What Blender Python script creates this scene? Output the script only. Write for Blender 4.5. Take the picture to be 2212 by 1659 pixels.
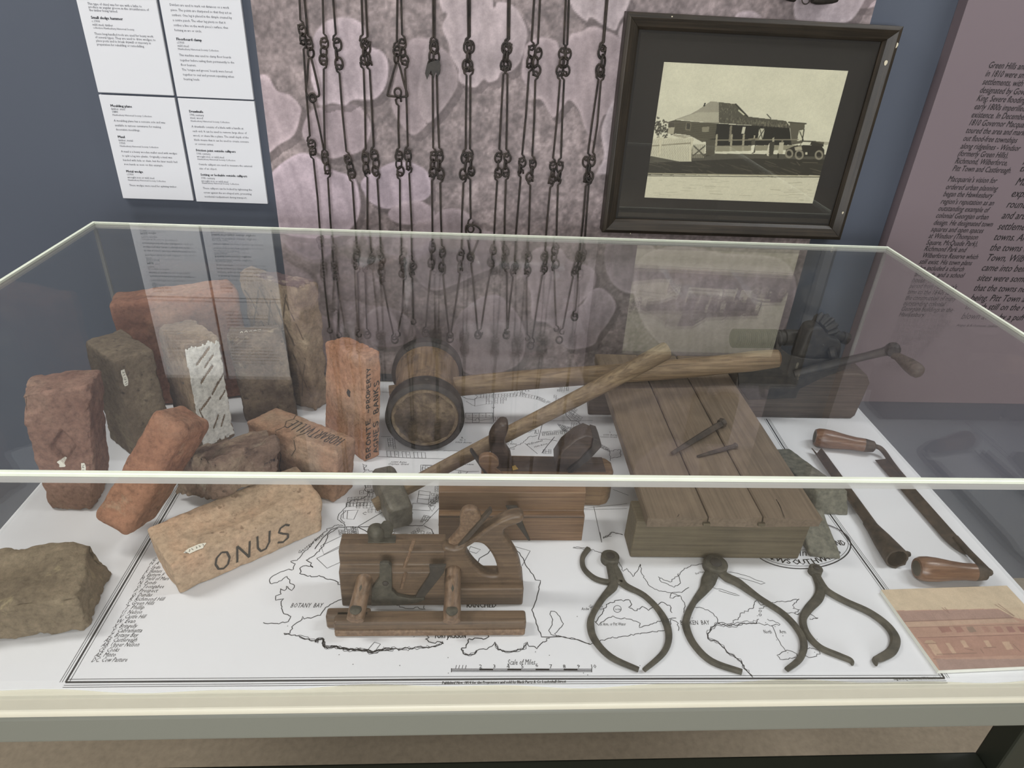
import bpy, bmesh, math, random
import numpy as np
from mathutils import Vector, Matrix, noise

for o in list(bpy.data.objects):
    bpy.data.objects.remove(o, do_unlink=True)
SC = bpy.context.scene
COL = SC.collection
PI = math.pi

# ------------------------------------------------------------------ camera
FOC = 1477.83
CAM = np.array([0.764303, -0.580330, 0.816745])
EUL = (1.04378936, -0.04781286, -0.04817496)
cd = bpy.data.cameras.new('camera')
cd.sensor_fit = 'HORIZONTAL'
cd.sensor_width = 36.0
cd.lens = FOC / 2212 * 36.0
cd.clip_start = 0.02
camera = bpy.data.objects.new('camera', cd)
camera.location = CAM
camera.rotation_euler = EUL
COL.objects.link(camera)
SC.camera = camera

# ------------------------------------------------------------------ light
def lin(c):
    return tuple(((v / 255.0) / 12.92 if v <= 10 else ((v / 255.0 + 0.055) / 1.055) ** 2.4) for v in c)

world = bpy.data.worlds.new('room_world')
SC.world = world
world.use_nodes = True
world.node_tree.nodes['Background'].inputs[0].default_value = (0.75, 0.82, 0.95, 1)
world.node_tree.nodes['Background'].inputs[1].default_value = 0.6

def area(name, loc, target, sx, sy, power, col):
    l = bpy.data.lights.new(name, 'AREA')
    l.shape = 'RECTANGLE'
    l.size = sx
    l.size_y = sy
    l.energy = power
    l.color = col
    o = bpy.data.objects.new(name, l)
    o.location = loc
    d = Vector(target) - Vector(loc)
    o.rotation_euler = d.to_track_quat('-Z', 'Y').to_euler()
    COL.objects.link(o)
    return o

LAMPS = [(-0.75, 0.35), (2.55, 0.35), (0.9, -1.9)]
area('ceiling_lamp_light', (-0.75, 0.35, 2.02), (-0.55, 0.35, 0), 0.30, 1.15, 34, (1.0, 0.972, 0.925))
area('ceiling_lamp_light', (2.55, 0.35, 2.02), (2.35, 0.35, 0), 0.30, 1.15, 31, (0.975, 0.99, 1.0))
area('ceiling_lamp_light', (0.9, -1.9, 2.02), (0.9, -1.8, 0), 1.15, 0.3, 24, (1.0, 0.98, 0.95))
area('window_daylight', (0.4, -4.30, 0.75), (0.5, 0.0, 0.35), 2.4, 1.5, 150, (0.97, 0.985, 1.0))
SC.view_settings.view_transform = 'Standard'
SC.view_settings.look = 'None'
SC.view_settings.gamma = 1.0
SC.view_settings.use_curve_mapping = False
SC.view_settings.exposure = 0.0

# ------------------------------------------------------------------ measuring the place
RM = np.array(Matrix.LocRotScale(None, camera.rotation_euler, None).to_3x3())
def ray(px, py):
    return RM @ np.array([(px - 1106) / FOC, -(py - 829.5) / FOC, -1.0])
def at(px, py, z=0.0):
    d = ray(px, py); t = (z - CAM[2]) / d[2]
    return CAM + d * t
def atw(px, py, y):
    d = ray(px, py); t = (y - CAM[1]) / d[1]
    return CAM + d * t

# ------------------------------------------------------------------ tags
def tag(o, label=None, cat=None, group=None, kind=None):
    if label: o['label'] = label
    if cat: o['category'] = cat
    if group: o['group'] = group
    if kind: o['kind'] = kind
    return o
def thing(name, label, cat, loc=(0, 0, 0), rz=0.0, group=None):
    o = bpy.data.objects.new(name, None)
    o.empty_display_size = 0.03
    o.location = loc
    o.rotation_euler = (0, 0, rz)
    COL.objects.link(o)
    return tag(o, label, cat, group)

# ------------------------------------------------------------------ mesh building
class MB:
    def __init__(s):
        s.v = []; s.f = []; s.m = []
        s.cm = 0
    def add(s, vs, fs):
        b = len(s.v)
        s.v += [tuple(map(float, q)) for q in vs]
        s.f += [tuple(i + b for i in q) for q in fs]
        s.m += [s.cm] * len(fs)
        return s
    def box(s, a, b):
        x0, y0, z0 = a; x1, y1, z1 = b
        return s.add([(x0,y0,z0),(x1,y0,z0),(x1,y1,z0),(x0,y1,z0),(x0,y0,z1),(x1,y0,z1),(x1,y1,z1),(x0,y1,z1)],
                     [(0,3,2,1),(4,5,6,7),(0,1,5,4),(1,2,6,5),(2,3,7,6),(3,0,4,7)])
    def hexa(s, c):
        return s.add(c, [(0,3,2,1),(4,5,6,7),(0,1,5,4),(1,2,6,5),(2,3,7,6),(3,0,4,7)])
    def tube(s, path, r, n=10, caps=True, flat=None, closed=False):
        P = [Vector(q) for q in path]
        k = len(P)
        R = list(r) if hasattr(r, '__len__') else [r] * k
        tang = []
        for i in range(k):
            if closed: t = P[(i + 1) % k] - P[i - 1]
            else: t = P[min(i + 1, k - 1)] - P[max(i - 1, 0)]
            tang.append(t.normalized())
        up = Vector(flat) if flat else (Vector((0, 0, 1)) if abs(tang[0].z) < 0.9 else Vector((0, 1, 0)))
        vs = []
        side = tang[0].cross(up).normalized()
        for i in range(k):
            side = (side - tang[i] * side.dot(tang[i])).normalized()
            u = side.cross(tang[i]).normalized()
            rr = R[i]
            ra, rb = rr if hasattr(rr, '__len__') else (rr, rr)
            for j in range(n):
                a = 2 * PI * j / n
                vs.append(P[i] + side * (math.cos(a) * ra) + u * (math.sin(a) * rb))
        fs = []
        last = k if closed else k - 1
        for i in range(last):
            i2 = (i + 1) % k
            for j in range(n):
                j2 = (j + 1) % n
                fs.append((i*n + j, i*n + j2, i2*n + j2, i2*n + j))
        if caps and not closed:
            fs.append(tuple(range(n - 1, -1, -1)))
            fs.append(tuple((k - 1) * n + j for j in range(n)))
        return s.add(vs, fs)
    def flatbar(s, path, widths, z0, thick):
        # bar lying on a horizontal surface: 2D centre line, width each point, slightly domed top
        P = [np.array(q[:2], float) for q in path]
        k = len(P); vs = []; fs = []
        W = list(widths) if hasattr(widths, '__len__') else [widths] * k
        for i in range(k):
            t = P[min(i + 1, k - 1)] - P[max(i - 1, 0)]
            t = t / (np.linalg.norm(t) + 1e-9)
            nrm = np.array([-t[1], t[0]])
            w = W[i] / 2
            for off, z in ((-1, 0.15), (-1, .55), (-.62, 1), (.62, 1), (1, .55), (1, .15), (.8, 0), (-.8, 0)):
                q = P[i] + nrm * w * off
                vs.append((q[0], q[1], z0 + thick * z))
        n = 8
        for i in range(k - 1):
            for j in range(n):
                j2 = (j + 1) % n
                fs.append((i*n + j, (i+1)*n + j, (i+1)*n + j2, i*n + j2))
        fs.append(tuple(range(n))); fs.append(tuple((k-1)*n + j for j in range(n - 1, -1, -1)))
        return s.add(vs, fs)
    def lathe(s, p0, p1, prof, n=20, flat=1.0):
        # prof: (t along, radius) pairs
        p0 = Vector(p0); p1 = Vector(p1)
        ax = (p1 - p0); L = ax.length; ax = ax.normalized()
        up = Vector((0, 0, 1)) if abs(ax.z) < 0.9 else Vector((0, 1, 0))
        a = ax.cross(up).normalized(); b = a.cross(ax).normalized()
        vs = []; fs = []
        for t, r in prof:
            for j in range(n):
                th = 2 * PI * j / n
                vs.append(p0 + ax * (t * L) + a * (math.cos(th) * r) + b * (math.sin(th) * r * flat))
        k = len(prof)
        for i in range(k - 1):
            for j in range(n):
                j2 = (j + 1) % n
                fs.append((i*n + j, i*n + j2, (i+1)*n + j2, (i+1)*n + j))
        fs.append(tuple(range(n - 1, -1, -1))); fs.append(tuple((k-1)*n + j for j in range(n)))
        return s.add(vs, fs)
    def ring(s, c, r, wire, ax1, ax2, n=14, m=6):
        c = Vector(c); ax1 = Vector(ax1).normalized(); ax2 = Vector(ax2).normalized()
        pts = [c + ax1 * (r[0] * math.cos(2*PI*i/n)) + ax2 * (r[1] * math.sin(2*PI*i/n)) for i in range(n)]
        nn = ax1.cross(ax2)
        return s.tube(pts, wire, m, closed=True, flat=nn)
    def ribbon(s, pts, w, z=None):
        # flat line on the horizontal plane
        P = [np.array(q, float) for q in pts]
        k = len(P); vs = []; fs = []
        for i in range(k):
            t = P[min(i+1, k-1)][:2] - P[max(i-1, 0)][:2]
            t = t / (np.linalg.norm(t) + 1e-9)
            nx, ny = -t[1] * w / 2, t[0] * w / 2
            zz = P[i][2] if z is None else z
            vs.append((P[i][0] + nx, P[i][1] + ny, zz)); vs.append((P[i][0] - nx, P[i][1] - ny, zz))
        for i in range(k - 1):
            fs.append((2*i, 2*i+1, 2*i+3, 2*i+2))
        return s.add(vs, fs)
    def build(s, name, mat, parent=None, origin=(0, 0, 0), smooth=False, bevel=0.0, seg=2, fixn=False):
        me = bpy.data.meshes.new(name)
        ox, oy, oz = origin
        me.from_pydata([(x - ox, y - oy, z - oz) for x, y, z in s.v], [], s.f)
        mats = mat if isinstance(mat, (list, tuple)) else [mat]
        for q in mats: me.materials.append(q)
        if len(mats) > 1: me.polygons.foreach_set('material_index', s.m)
        if fixn:
            bm = bmesh.new(); bm.from_mesh(me)
            bmesh.ops.recalc_face_normals(bm, faces=bm.faces); bm.to_mesh(me); bm.free()
        if smooth:
            me.polygons.foreach_set('use_smooth', [True] * len(me.polygons))
            if smooth != 'all': me.set_sharp_from_angle(angle=math.radians(40))
        me.update()
        o = bpy.data.objects.new(name, me)
        COL.objects.link(o)
        if parent: o.parent = parent
        if bevel:
            bv = o.modifiers.new('bevel', 'BEVEL')
            bv.width = bevel; bv.segments = seg; bv.limit_method = 'ANGLE'; bv.angle_limit = math.radians(35)
            bv.harden_normals = False
        return o

def struct(o):
    o['kind'] = 'structure'
    return o

def outline_mesh(loops, depth, bevel=0.0, res=2):
    # filled 2D outlines (holes allowed) extruded +-depth/2 along local Z; returns verts, faces
    cu = bpy.data.curves.new('outline', 'CURVE')
    cu.dimensions = '2D'; cu.fill_mode = 'BOTH'
    cu.extrude = max(depth / 2 - bevel, 0.0)
    cu.bevel_depth = bevel; cu.bevel_resolution = res; cu.offset = -bevel
    for lp in loops:
        sp = cu.splines.new('POLY')
        sp.points.add(len(lp) - 1)
        for i, q in enumerate(lp): sp.points[i].co = (q[0], q[1], 0, 1)
        sp.use_cyclic_u = True
    ob = bpy.data.objects.new('outline', cu)
    COL.objects.link(ob)
    dg = bpy.context.evaluated_depsgraph_get()
    me = bpy.data.meshes.new_from_object(ob.evaluated_get(dg))
    V = [tuple(q.co) for q in me.vertices]; F = [tuple(q.vertices) for q in me.polygons]
    bpy.data.objects.remove(ob); bpy.data.meshes.remove(me); bpy.data.curves.remove(cu)
    return V, F

def smooth_loop(pts, n=6, closed=True):
    # Catmull-Rom through the points
    P = [np.array(q, float) for q in pts]; k = len(P); out = []
    rng = range(k) if closed else range(k - 1)
    for i in rng:
        if closed: a, b, c, d = P[i-1], P[i], P[(i+1) % k], P[(i+2) % k]
        else: a, b, c, d = P[max(i-1, 0)], P[i], P[i+1], P[min(i+2, k-1)]
        for j in range(n):
            t = j / n
            out.append(0.5*((2*b) + (-a+c)*t + (2*a-5*b+4*c-d)*t*t + (-a+3*b-3*c+d)*t**3))
    if not closed: out.append(P[-1])
    return out

def upright(name, loops_px, y, thick, mat, parent, origin, bevel=0.0, conv=None, sm=0, ty=None):
    # a plate standing in the vertical plane y, its outline measured in the photograph
    loops = []
    for lp in loops_px:
        q = [atw(*(conv(*a) if conv else a), y if ty is None else ty) for a in lp]
        q = [(a[0], a[2]) for a in q]
        if sm: q = [tuple(a) for a in smooth_loop(q, sm)]
        loops.append(q)
    V, F = outline_mesh(loops, thick, bevel)
    m = MB(); m.add([(a, y - c, b) for a, b, c in V], F)
    return m.build(name, mat, parent, origin, smooth=True, fixn=True)

# ------------------------------------------------------------------ text
def text_verts(body, size, shear=0.0, bold=0.0, align='LEFT', res=2, spacing=1.0):
    cu = bpy.data.curves.new('text', 'FONT')
    cu.body = body; cu.size = size; cu.shear = shear
    cu.align_x = align; cu.resolution_u = res; cu.space_character = spacing
    ob = bpy.data.objects.new('text', cu)
    COL.objects.link(ob)
    dg = bpy.context.evaluated_depsgraph_get()
    me = bpy.data.meshes.new_from_object(ob.evaluated_get(dg))
    V = np.array([q.co[:] for q in me.vertices]).reshape(-1, 3); F = [tuple(q.vertices) for q in me.polygons]
    bpy.data.objects.remove(ob); bpy.data.meshes.remove(me); bpy.data.curves.remove(cu)
    return V, F
def put_text(mb, body, org, right, up, size, fit=None, **k):
    V, F = text_verts(body, size, **k)
    if len(V) == 0: return
    if fit:
        w = V[:, 0].max() - V[:, 0].min()
        V[:, 0] = (V[:, 0]) * (fit / max(w, 1e-6))
    org = np.array(org, float); right = np.array(right, float); up = np.array(up, float)
    for i in range(3 if k.get('bold', 0) else 1):
        mb.add([org + right * (a + i * k.get('bold', 0)) + up * b for a, b, c in V], F)

# ------------------------------------------------------------------ materials
def newmat(name):
    m = bpy.data.materials.new(name); m.use_nodes = True
    nt = m.node_tree
    for n in list(nt.nodes): nt.nodes.remove(n)
    out = nt.nodes.new('ShaderNodeOutputMaterial')
    b = nt.nodes.new('ShaderNodeBsdfPrincipled')
    nt.links.new(b.outputs[0], out.inputs[0])
    return m, nt, b, out
def ramp(nt, fac, stops):
    r = nt.nodes.new('ShaderNodeValToRGB')
    els = r.color_ramp.elements
    while len(els) < len(stops): els.new(0.5)
    for e, (p, c) in zip(els, stops):
        e.position = p; e.color = (*c, 1)
    nt.links.new(fac, r.inputs[0])
    return r
def tex_noise(nt, vec, scale, detail=6, rough=0.55, dist=0.0):
    n = nt.nodes.new('ShaderNodeTexNoise')
    n.inputs['Scale'].default_value = scale; n.inputs['Detail'].default_value = detail
    n.inputs['Roughness'].default_value = rough; n.inputs['Distortion'].default_value = dist
    nt.links.new(vec, n.inputs['Vector'])
    return n
def mixc(nt, fac, a, b, mode='MIX'):
    m = nt.nodes.new('ShaderNodeMix'); m.data_type = 'RGBA'; m.blend_type = mode
    for sock, val in ((m.inputs[0], fac), (m.inputs[6], a), (m.inputs[7], b)):
        if isinstance(val, (int, float)): sock.default_value = val
        elif isinstance(val, tuple): sock.default_value = (*val, 1)
        else: nt.links.new(val, sock)
    return m.outputs[2]
def objcoord(nt, scale=(1, 1, 1), rot=(0, 0, 0), loc=(0, 0, 0)):
    t = nt.nodes.new('ShaderNodeTexCoord'); mp = nt.nodes.new('ShaderNodeMapping')
    mp.inputs['Scale'].default_value = scale; mp.inputs['Rotation'].default_value = rot
    mp.inputs['Location'].default_value = loc
    nt.links.new(t.outputs['Object'], mp.inputs['Vector'])
    return mp.outputs[0]
def bump(nt, b, h, strength, dist):
    n = nt.nodes.new('ShaderNodeBump')
    n.inputs['Strength'].default_value = strength; n.inputs['Distance'].default_value = dist
    nt.links.new(h, n.inputs['Height']); nt.links.new(n.outputs[0], b.inputs['Normal'])

def plain(name, c, rough=0.6, metal=0.0, spec=0.5, var=0.0, vscale=20):
    m, nt, b, out = newmat(name)
    col = lin(c)
    b.inputs['Roughness'].default_value = rough; b.inputs['Metallic'].default_value = metal
    b.inputs['Specular IOR Level'].default_value = spec
    if var:
        n = tex_noise(nt, objcoord(nt), vscale)
        r = ramp(nt, n.outputs['Fac'], [(0.3, tuple(v * (1 - var) for v in col)), (0.7, tuple(min(1, v * (1 + var)) for v in col))])
        nt.links.new(r.outputs[0], b.inputs['Base Color'])
    else:
        b.inputs['Base Color'].default_value = (*col, 1)
    return m

def brickmat(name, c1, c2, c3, spots=(60, 48, 42), spot_amt=0.35, pale=(205, 190, 160), pale_amt=0.0, bstr=0.6, seed=0.0, big=9):
    m, nt, b, out = newmat(name)
    gr = lambda c, k=0.30: tuple(q + (0.3*c[0] + 0.59*c[1] + 0.11*c[2] - q) * k for q in c)
    c1, c2, c3 = gr(c1), gr(c2), gr(c3)
    v = objcoord(nt, loc=(seed, seed * 1.7, seed * 0.6))
    n1 = tex_noise(nt, v, big, 5, 0.6, 0.3)
    r1 = ramp(nt, n1.outputs['Fac'], [(0.32, lin(c1)), (0.5, lin(c2)), (0.68, lin(c3))])
    n2 = tex_noise(nt, v, 95, 8, 0.75)
    r2 = ramp(nt, n2.outputs['Fac'], [(0.30, (0.50,) * 3), (0.5, (1.0,) * 3), (0.72, (1.4,) * 3)])
    c = mixc(nt, 0.85, r1.outputs[0], r2.outputs[0], 'MULTIPLY')
    n3 = tex_noise(nt, v, 75, 3, 0.5)
    f3 = ramp(nt, n3.outputs['Fac'], [(0.64, (0,) * 3), (0.72, (spot_amt,) * 3)])
    c = mixc(nt, f3.outputs[0], c, lin(spots))
    if pale_amt:
        n4 = tex_noise(nt, v, 22, 5, 0.65, 0.4)
        f4 = ramp(nt, n4.outputs['Fac'], [(0.60, (0,) * 3), (0.70, (pale_amt,) * 3)])
        c = mixc(nt, f4.outputs[0], c, lin(pale))
    nt.links.new(c, b.inputs['Base Color'])
    b.inputs['Roughness'].default_value = 0.92; b.inputs['Specular IOR Level'].default_value = 0.2
    n5 = tex_noise(nt, v, 110, 8, 0.7)
    bump(nt, b, n5.outputs['Fac'], min(1.0, bstr * 1.3), 0.006)
    return m

def wood(name, c1, c2, c3, axis=0, rough=0.55, grain=1.0, seed=0.0, spec=0.4, stain=0.0, stain_c=(40, 32, 26), yaw=0.0):
    m, nt, b, out = newmat(name)
    sc = [210 * grain] * 3; sc[axis] = 6 * grain
    v0 = objcoord(nt, rot=(0, 0, -yaw))
    mp = nt.nodes.new('ShaderNodeMapping'); mp.inputs['Scale'].default_value = tuple(sc); mp.inputs['Location'].default_value = (seed,) * 3
    nt.links.new(v0, mp.inputs['Vector']); v = mp.outputs[0]
    n1 = tex_noise(nt, v, 1.0, 5, 0.6, 0.5)
    r1 = ramp(nt, n1.outputs['Fac'], [(0.3, lin(c1)), (0.5, lin(c2)), (0.72, lin(c3))])
    v2 = objcoord(nt, loc=(seed, 0, seed))
    n2 = tex_noise(nt, v2, 14, 4, 0.6)
    r2 = ramp(nt, n2.outputs['Fac'], [(0.3, (0.78,) * 3), (0.68, (1.15,) * 3)])
    c = mixc(nt, 0.9, r1.outputs[0], r2.outputs[0], 'MULTIPLY')
    if stain:
        n4 = tex_noise(nt, v2, 28, 5, 0.7, 0.5)
        f4 = ramp(nt, n4.outputs['Fac'], [(0.5, (0,) * 3), (0.66, (stain,) * 3)])
        c = mixc(nt, f4.outputs[0], c, lin(stain_c))
    nt.links.new(c, b.inputs['Base Color'])
    b.inputs['Roughness'].default_value = rough; b.inputs['Specular IOR Level'].default_value = spec
    bump(nt, b, n1.outputs['Fac'], 0.25, 0.0015)
    return m

def iron(name, c1, c2, rough=0.55, scale=60, metal=0.35, bs=0.35):
    m, nt, b, out = newmat(name)
    v = objcoord(nt)
    n1 = tex_noise(nt, v, scale, 6, 0.65)
    r1 = ramp(nt, n1.outputs['Fac'], [(0.35, lin(c1)), (0.65, lin(c2))])
    nt.links.new(r1.outputs[0], b.inputs['Base Color'])
    b.inputs['Roughness'].default_value = rough; b.inputs['Metallic'].default_value = metal
    n2 = tex_noise(nt, v, 220, 4, 0.6)
    bump(nt, b, n2.outputs['Fac'], bs, 0.001)
    return m

def clear(name, tint=(0.983, 0.988, 0.985), f0=0.038, haze=0.006):
    # clear sheet: straight transmission plus a Fresnel share of mirror reflection, a trace of dust
    m = bpy.data.materials.new(name); m.use_nodes = True
    nt = m.node_tree
    for n in list(nt.nodes): nt.nodes.remove(n)
    N = nt.nodes.new
    out = N('ShaderNodeOutputMaterial'); tr = N('ShaderNodeBsdfTransparent'); gl = N('ShaderNodeBsdfGlossy')
    df = N('ShaderNodeBsdfDiffuse'); df.inputs[0].default_value = (0.6, 0.6, 0.58, 1)
    tr.inputs[0].default_value = (*tint, 1); gl.inputs['Roughness'].default_value = 0.0
    gl.inputs[0].default_value = (1, 1, 1, 1)
    g = N('ShaderNodeNewGeometry'); dot = N('ShaderNodeVectorMath'); dot.operation = 'DOT_PRODUCT'
    nt.links.new(g.outputs['Incoming'], dot.inputs[0]); nt.links.new(g.outputs['Normal'], dot.inputs[1])
    def mth(op, a, b=None):
        k = N('ShaderNodeMath'); k.operation = op
        for i, q in enumerate((a, b)):
            if q is None: continue
            if isinstance(q, (int, float)): k.inputs[i].default_value = q
            else: nt.links.new(q, k.inputs[i])
        return k.outputs[0]
    c = mth('ABSOLUTE', dot.outputs['Value'])
    p5 = mth('POWER', mth('SUBTRACT', 1.0, c), 5.0)
    fr = mth('ADD', mth('MULTIPLY', p5, 0.9 - f0), f0)
    mx0 = N('ShaderNodeMixShader'); mx0.inputs[0].default_value = haze
    nt.links.new(tr.outputs[0], mx0.inputs[1]); nt.links.new(df.outputs[0], mx0.inputs[2])
    mx = N('ShaderNodeMixShader'); nt.links.new(fr, mx.inputs[0])
    nt.links.new(mx0.outputs[0], mx.inputs[1]); nt.links.new(gl.outputs[0], mx.inputs[2])
    nt.links.new(mx.outputs[0], out.inputs[0])
    return m

def printed(name, attr='Col', rough=0.6, grain=0.0, gscale=400, spec=0.3):
    # a colour print: the picture sits in the mesh's colour attribute
    m, nt, b, out = newmat(name)
    a = nt.nodes.new('ShaderNodeAttribute'); a.attribute_name = attr
    c = a.outputs['Color']
    if grain:
        n = tex_noise(nt, objcoord(nt), gscale, 5, 0.7)
        r = ramp(nt, n.outputs['Fac'], [(0.3, (1 - grain,) * 3), (0.7, (1 + grain,) * 3)])
        c = mixc(nt, 1.0, c, r.outputs[0], 'MULTIPLY')
    nt.links.new(c, b.inputs['Base Color'])
    b.inputs['Roughness'].default_value = rough; b.inputs['Specular IOR Level'].default_value = spec
    return m

class Canvas:
    # a small raster used as the colour attribute of a flat print, u right, v up, both 0..1
    def __init__(s, nx, ny, c):
        s.nx, s.ny = nx, ny
        s.a = np.ones((ny, nx, 3)) * np.array(c, float)
        s.U, s.V = np.meshgrid((np.arange(nx)) / (nx - 1), (np.arange(ny)) / (ny - 1))
    def inside(s, poly):
        P = np.array(poly, float)
        i0, i1 = int(max(0, P[:, 0].min() * s.nx - 2)), int(min(s.nx, P[:, 0].max() * s.nx + 3))
        j0, j1 = int(max(0, P[:, 1].min() * s.ny - 2)), int(min(s.ny, P[:, 1].max() * s.ny + 3))
        if i1 <= i0 or j1 <= j0: return None
        sl = (slice(j0, j1), slice(i0, i1))
        X, Y = s.U[sl], s.V[sl]
        ins = np.zeros(X.shape, bool)
        k = len(P)
        for i in range(k):
            x0, y0 = P[i - 1]; x1, y1 = P[i]
            if y0 == y1: continue
            cond = ((y0 > Y) != (y1 > Y)) & (X < (x1 - x0) * (Y - y0) / (y1 - y0) + x0)
            ins ^= cond
        return sl, ins
    def edge_dist(s, sl, poly, asp):
        P = np.array(poly, float); X, Y = s.U[sl] * asp, s.V[sl]
        d = np.full(X.shape, 9.0)
        for i in range(len(P)):
            ax, ay = P[i-1][0] * asp, P[i-1][1]; bx, by = P[i][0] * asp, P[i][1]
            dx, dy = bx - ax, by - ay; L = dx*dx + dy*dy + 1e-12
            t = np.clip(((X - ax) * dx + (Y - ay) * dy) / L, 0, 1)
            d = np.minimum(d, np.hypot(X - ax - t*dx, Y - ay - t*dy))
        return d
    def fill(s, poly, c, alpha=1.0):
        r = s.inside(poly)
        if r is None: return
        sl, ins = r
        w = (ins * alpha)[..., None]
        s.a[sl] = s.a[sl] * (1 - w) + np.array(c, float) * w
    def line(s, p, q, w, c, alpha=1.0):
        # width in units of v (height)
        asp = s.asp if hasattr(s, 'asp') else 1.0
        ax, ay, bx, by = p[0] * asp, p[1], q[0] * asp, q[1]
        X0, X1 = min(p[0], q[0]) - 2*w/asp - 2/s.nx, max(p[0], q[0]) + 2*w/asp + 2/s.nx
        Y0, Y1 = min(p[1], q[1]) - 2*w - 2/s.ny, max(p[1], q[1]) + 2*w + 2/s.ny
        i0, i1 = int(max(0, X0 * s.nx)), int(min(s.nx, X1 * s.nx + 1)); j0, j1 = int(max(0, Y0 * s.ny)), int(min(s.ny, Y1 * s.ny + 1))
        if i1 <= i0 or j1 <= j0: return
        sl = (slice(j0, j1), slice(i0, i1))
        X, Y = s.U[sl] * asp, s.V[sl]
        dx, dy = bx - ax, by - ay; L = dx*dx + dy*dy + 1e-12
        t = np.clip(((X - ax) * dx + (Y - ay) * dy) / L, 0, 1)
        d = np.hypot(X - ax - t*dx, Y - ay - t*dy)
        al = np.clip((w / 2 - d) * s.ny + 0.5, 0, 1)[..., None] * alpha
        s.a[sl] = s.a[sl] * (1 - al) + np.array(c, float) * al
    def noise(s, amp, cell, seed, mask=None):
        r = np.random.RandomState(seed)
        gx, gy = int(s.nx / cell) + 3, int(s.ny / cell) + 3
        g = r.uniform(-1, 1, (gy, gx))
        x = np.arange(s.nx) / cell; y = np.arange(s.ny) / cell
        xi, yi = x.astype(int), y.astype(int); xf, yf = x - xi, y - yi
        xf = xf*xf*(3-2*xf); yf = yf*yf*(3-2*yf)
        A = g[np.ix_(yi, xi)]; B = g[np.ix_(yi, xi+1)]; C = g[np.ix_(yi+1, xi)]; D = g[np.ix_(yi+1, xi+1)]
        n = (A*(1-xf) + B*xf) * (1-yf)[:, None] + (C*(1-xf) + D*xf) * yf[:, None]
        if mask is not None: n = n * mask
        s.a *= (1 + amp * n)[..., None]
        return n
def to_lin(a):
    a = np.clip(a, 0, 1)
    return np.where(a <= 0.04045, a / 12.92, ((a + 0.055) / 1.055) ** 2.4)
def picture(name, cv, org, ux, uy, mat, parent, origin=(0, 0, 0), gain=1.0):
    nx, ny = cv.nx, cv.ny
    org, ux, uy = np.array(org, float), np.array(ux, float), np.array(uy, float)
    P = (org - np.array(origin))[None, None] + cv.U[..., None] * ux + cv.V[..., None] * uy
    me = bpy.data.meshes.new(name)
    nf = (nx - 1) * (ny - 1)
    idx = np.arange(nx * ny).reshape(ny, nx)
    F = np.stack([idx[:-1, :-1], idx[:-1, 1:], idx[1:, 1:], idx[1:, :-1]], -1).reshape(-1)
    me.vertices.add(nx * ny); me.vertices.foreach_set('co', P.reshape(-1))
    me.loops.add(nf * 4); me.loops.foreach_set('vertex_index', F.astype(np.int32))
    me.polygons.add(nf); me.polygons.foreach_set('loop_start', np.arange(0, nf * 4, 4, dtype=np.int32))
    me.update(calc_edges=True); me.validate()
    ca = me.color_attributes.new('Col', 'FLOAT_COLOR', 'POINT')
    rgba = np.ones((nx * ny, 4)); rgba[:, :3] = np.clip(to_lin(cv.a.reshape(-1, 3)) * gain, 0, 0.95)
    ca.data.foreach_set('color', rgba.reshape(-1))
    me.materials.append(mat)
    o = bpy.data.objects.new(name, me); COL.objects.link(o)
    if parent: o.parent = parent
    return o
# ------------------------------------------------------------------ shared materials
M = {}
M['wall'] = plain('blue_grey_wall_paint', (73, 79, 91), 0.8)
M['wall_white'] = plain('off_white_wall_paint', (150, 146, 138), 0.8)
M['ceiling'] = plain('white_ceiling_paint', (205, 203, 198), 0.85)
M['floor'] = plain('brown_grey_carpet', (140, 128, 110), 0.95, var=0.12, vscale=60)
M['cream'] = plain('cream_laminate', (218, 214, 196), 0.35, var=0.02)
M['grey_metal'] = plain('grey_powder_coat', (122, 124, 115), 0.4, spec=0.5)
M['dark_metal'] = plain('dark_green_powder_coat', (44, 48, 40), 0.45)
M['paper'] = plain('white_map_paper', (224, 225, 229), 0.55, var=0.012, vscale=5)
M['ink'] = plain('black_map_ink', (34, 34, 40), 0.7)
M['ink_grey'] = plain('grey_map_ink', (70, 70, 78), 0.7)
M['card'] = plain('white_card', (203, 205, 210), 0.6)
M['card_ink'] = plain('dark_grey_card_ink', (58, 60, 70), 0.7)
M['mauve'] = plain('mauve_panel_print', (111, 99, 104), 0.6)
M['panel_ink'] = plain('black_panel_ink', (22, 20, 22), 0.6)
M['foam'] = plain('white_foam_board', (225, 225, 215), 0.7)
M['lamp'] = plain('white_lamp_housing', (220, 220, 215), 0.5)
M['acrylic'] = clear('clear_acrylic')
M['pictureglass'] = clear('picture_glass', (0.992, 0.992, 0.988), 0.045, 0.003)
M['edge'] = plain('pale_green_acrylic_edge', (226, 232, 216), 0.35, spec=0.6, var=0.05, vscale=30)
M['joint'] = clear('glued_acrylic_joint', (0.70, 0.73, 0.72), 0.06, 0.55)
M['iron'] = iron('dark_iron', (28, 26, 24), (54, 49, 43), 0.6, metal=0.15)
M['iron_rust'] = iron('rusty_iron', (42, 36, 31), (76, 64, 53), 0.65, metal=0.2)
M['iron_chain'] = iron('chain_iron', (28, 25, 23), (56, 48, 41), 0.65, metal=0.15)
M['steel_grey'] = iron('grey_steel', (76, 74, 68), (112, 108, 98), 0.55, metal=0.2)
M['iron_green'] = iron('green_grey_iron', (54, 53, 46), (88, 84, 73), 0.65)

HT, DP, WD = 0.36335, 0.82524, 1.68

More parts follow.
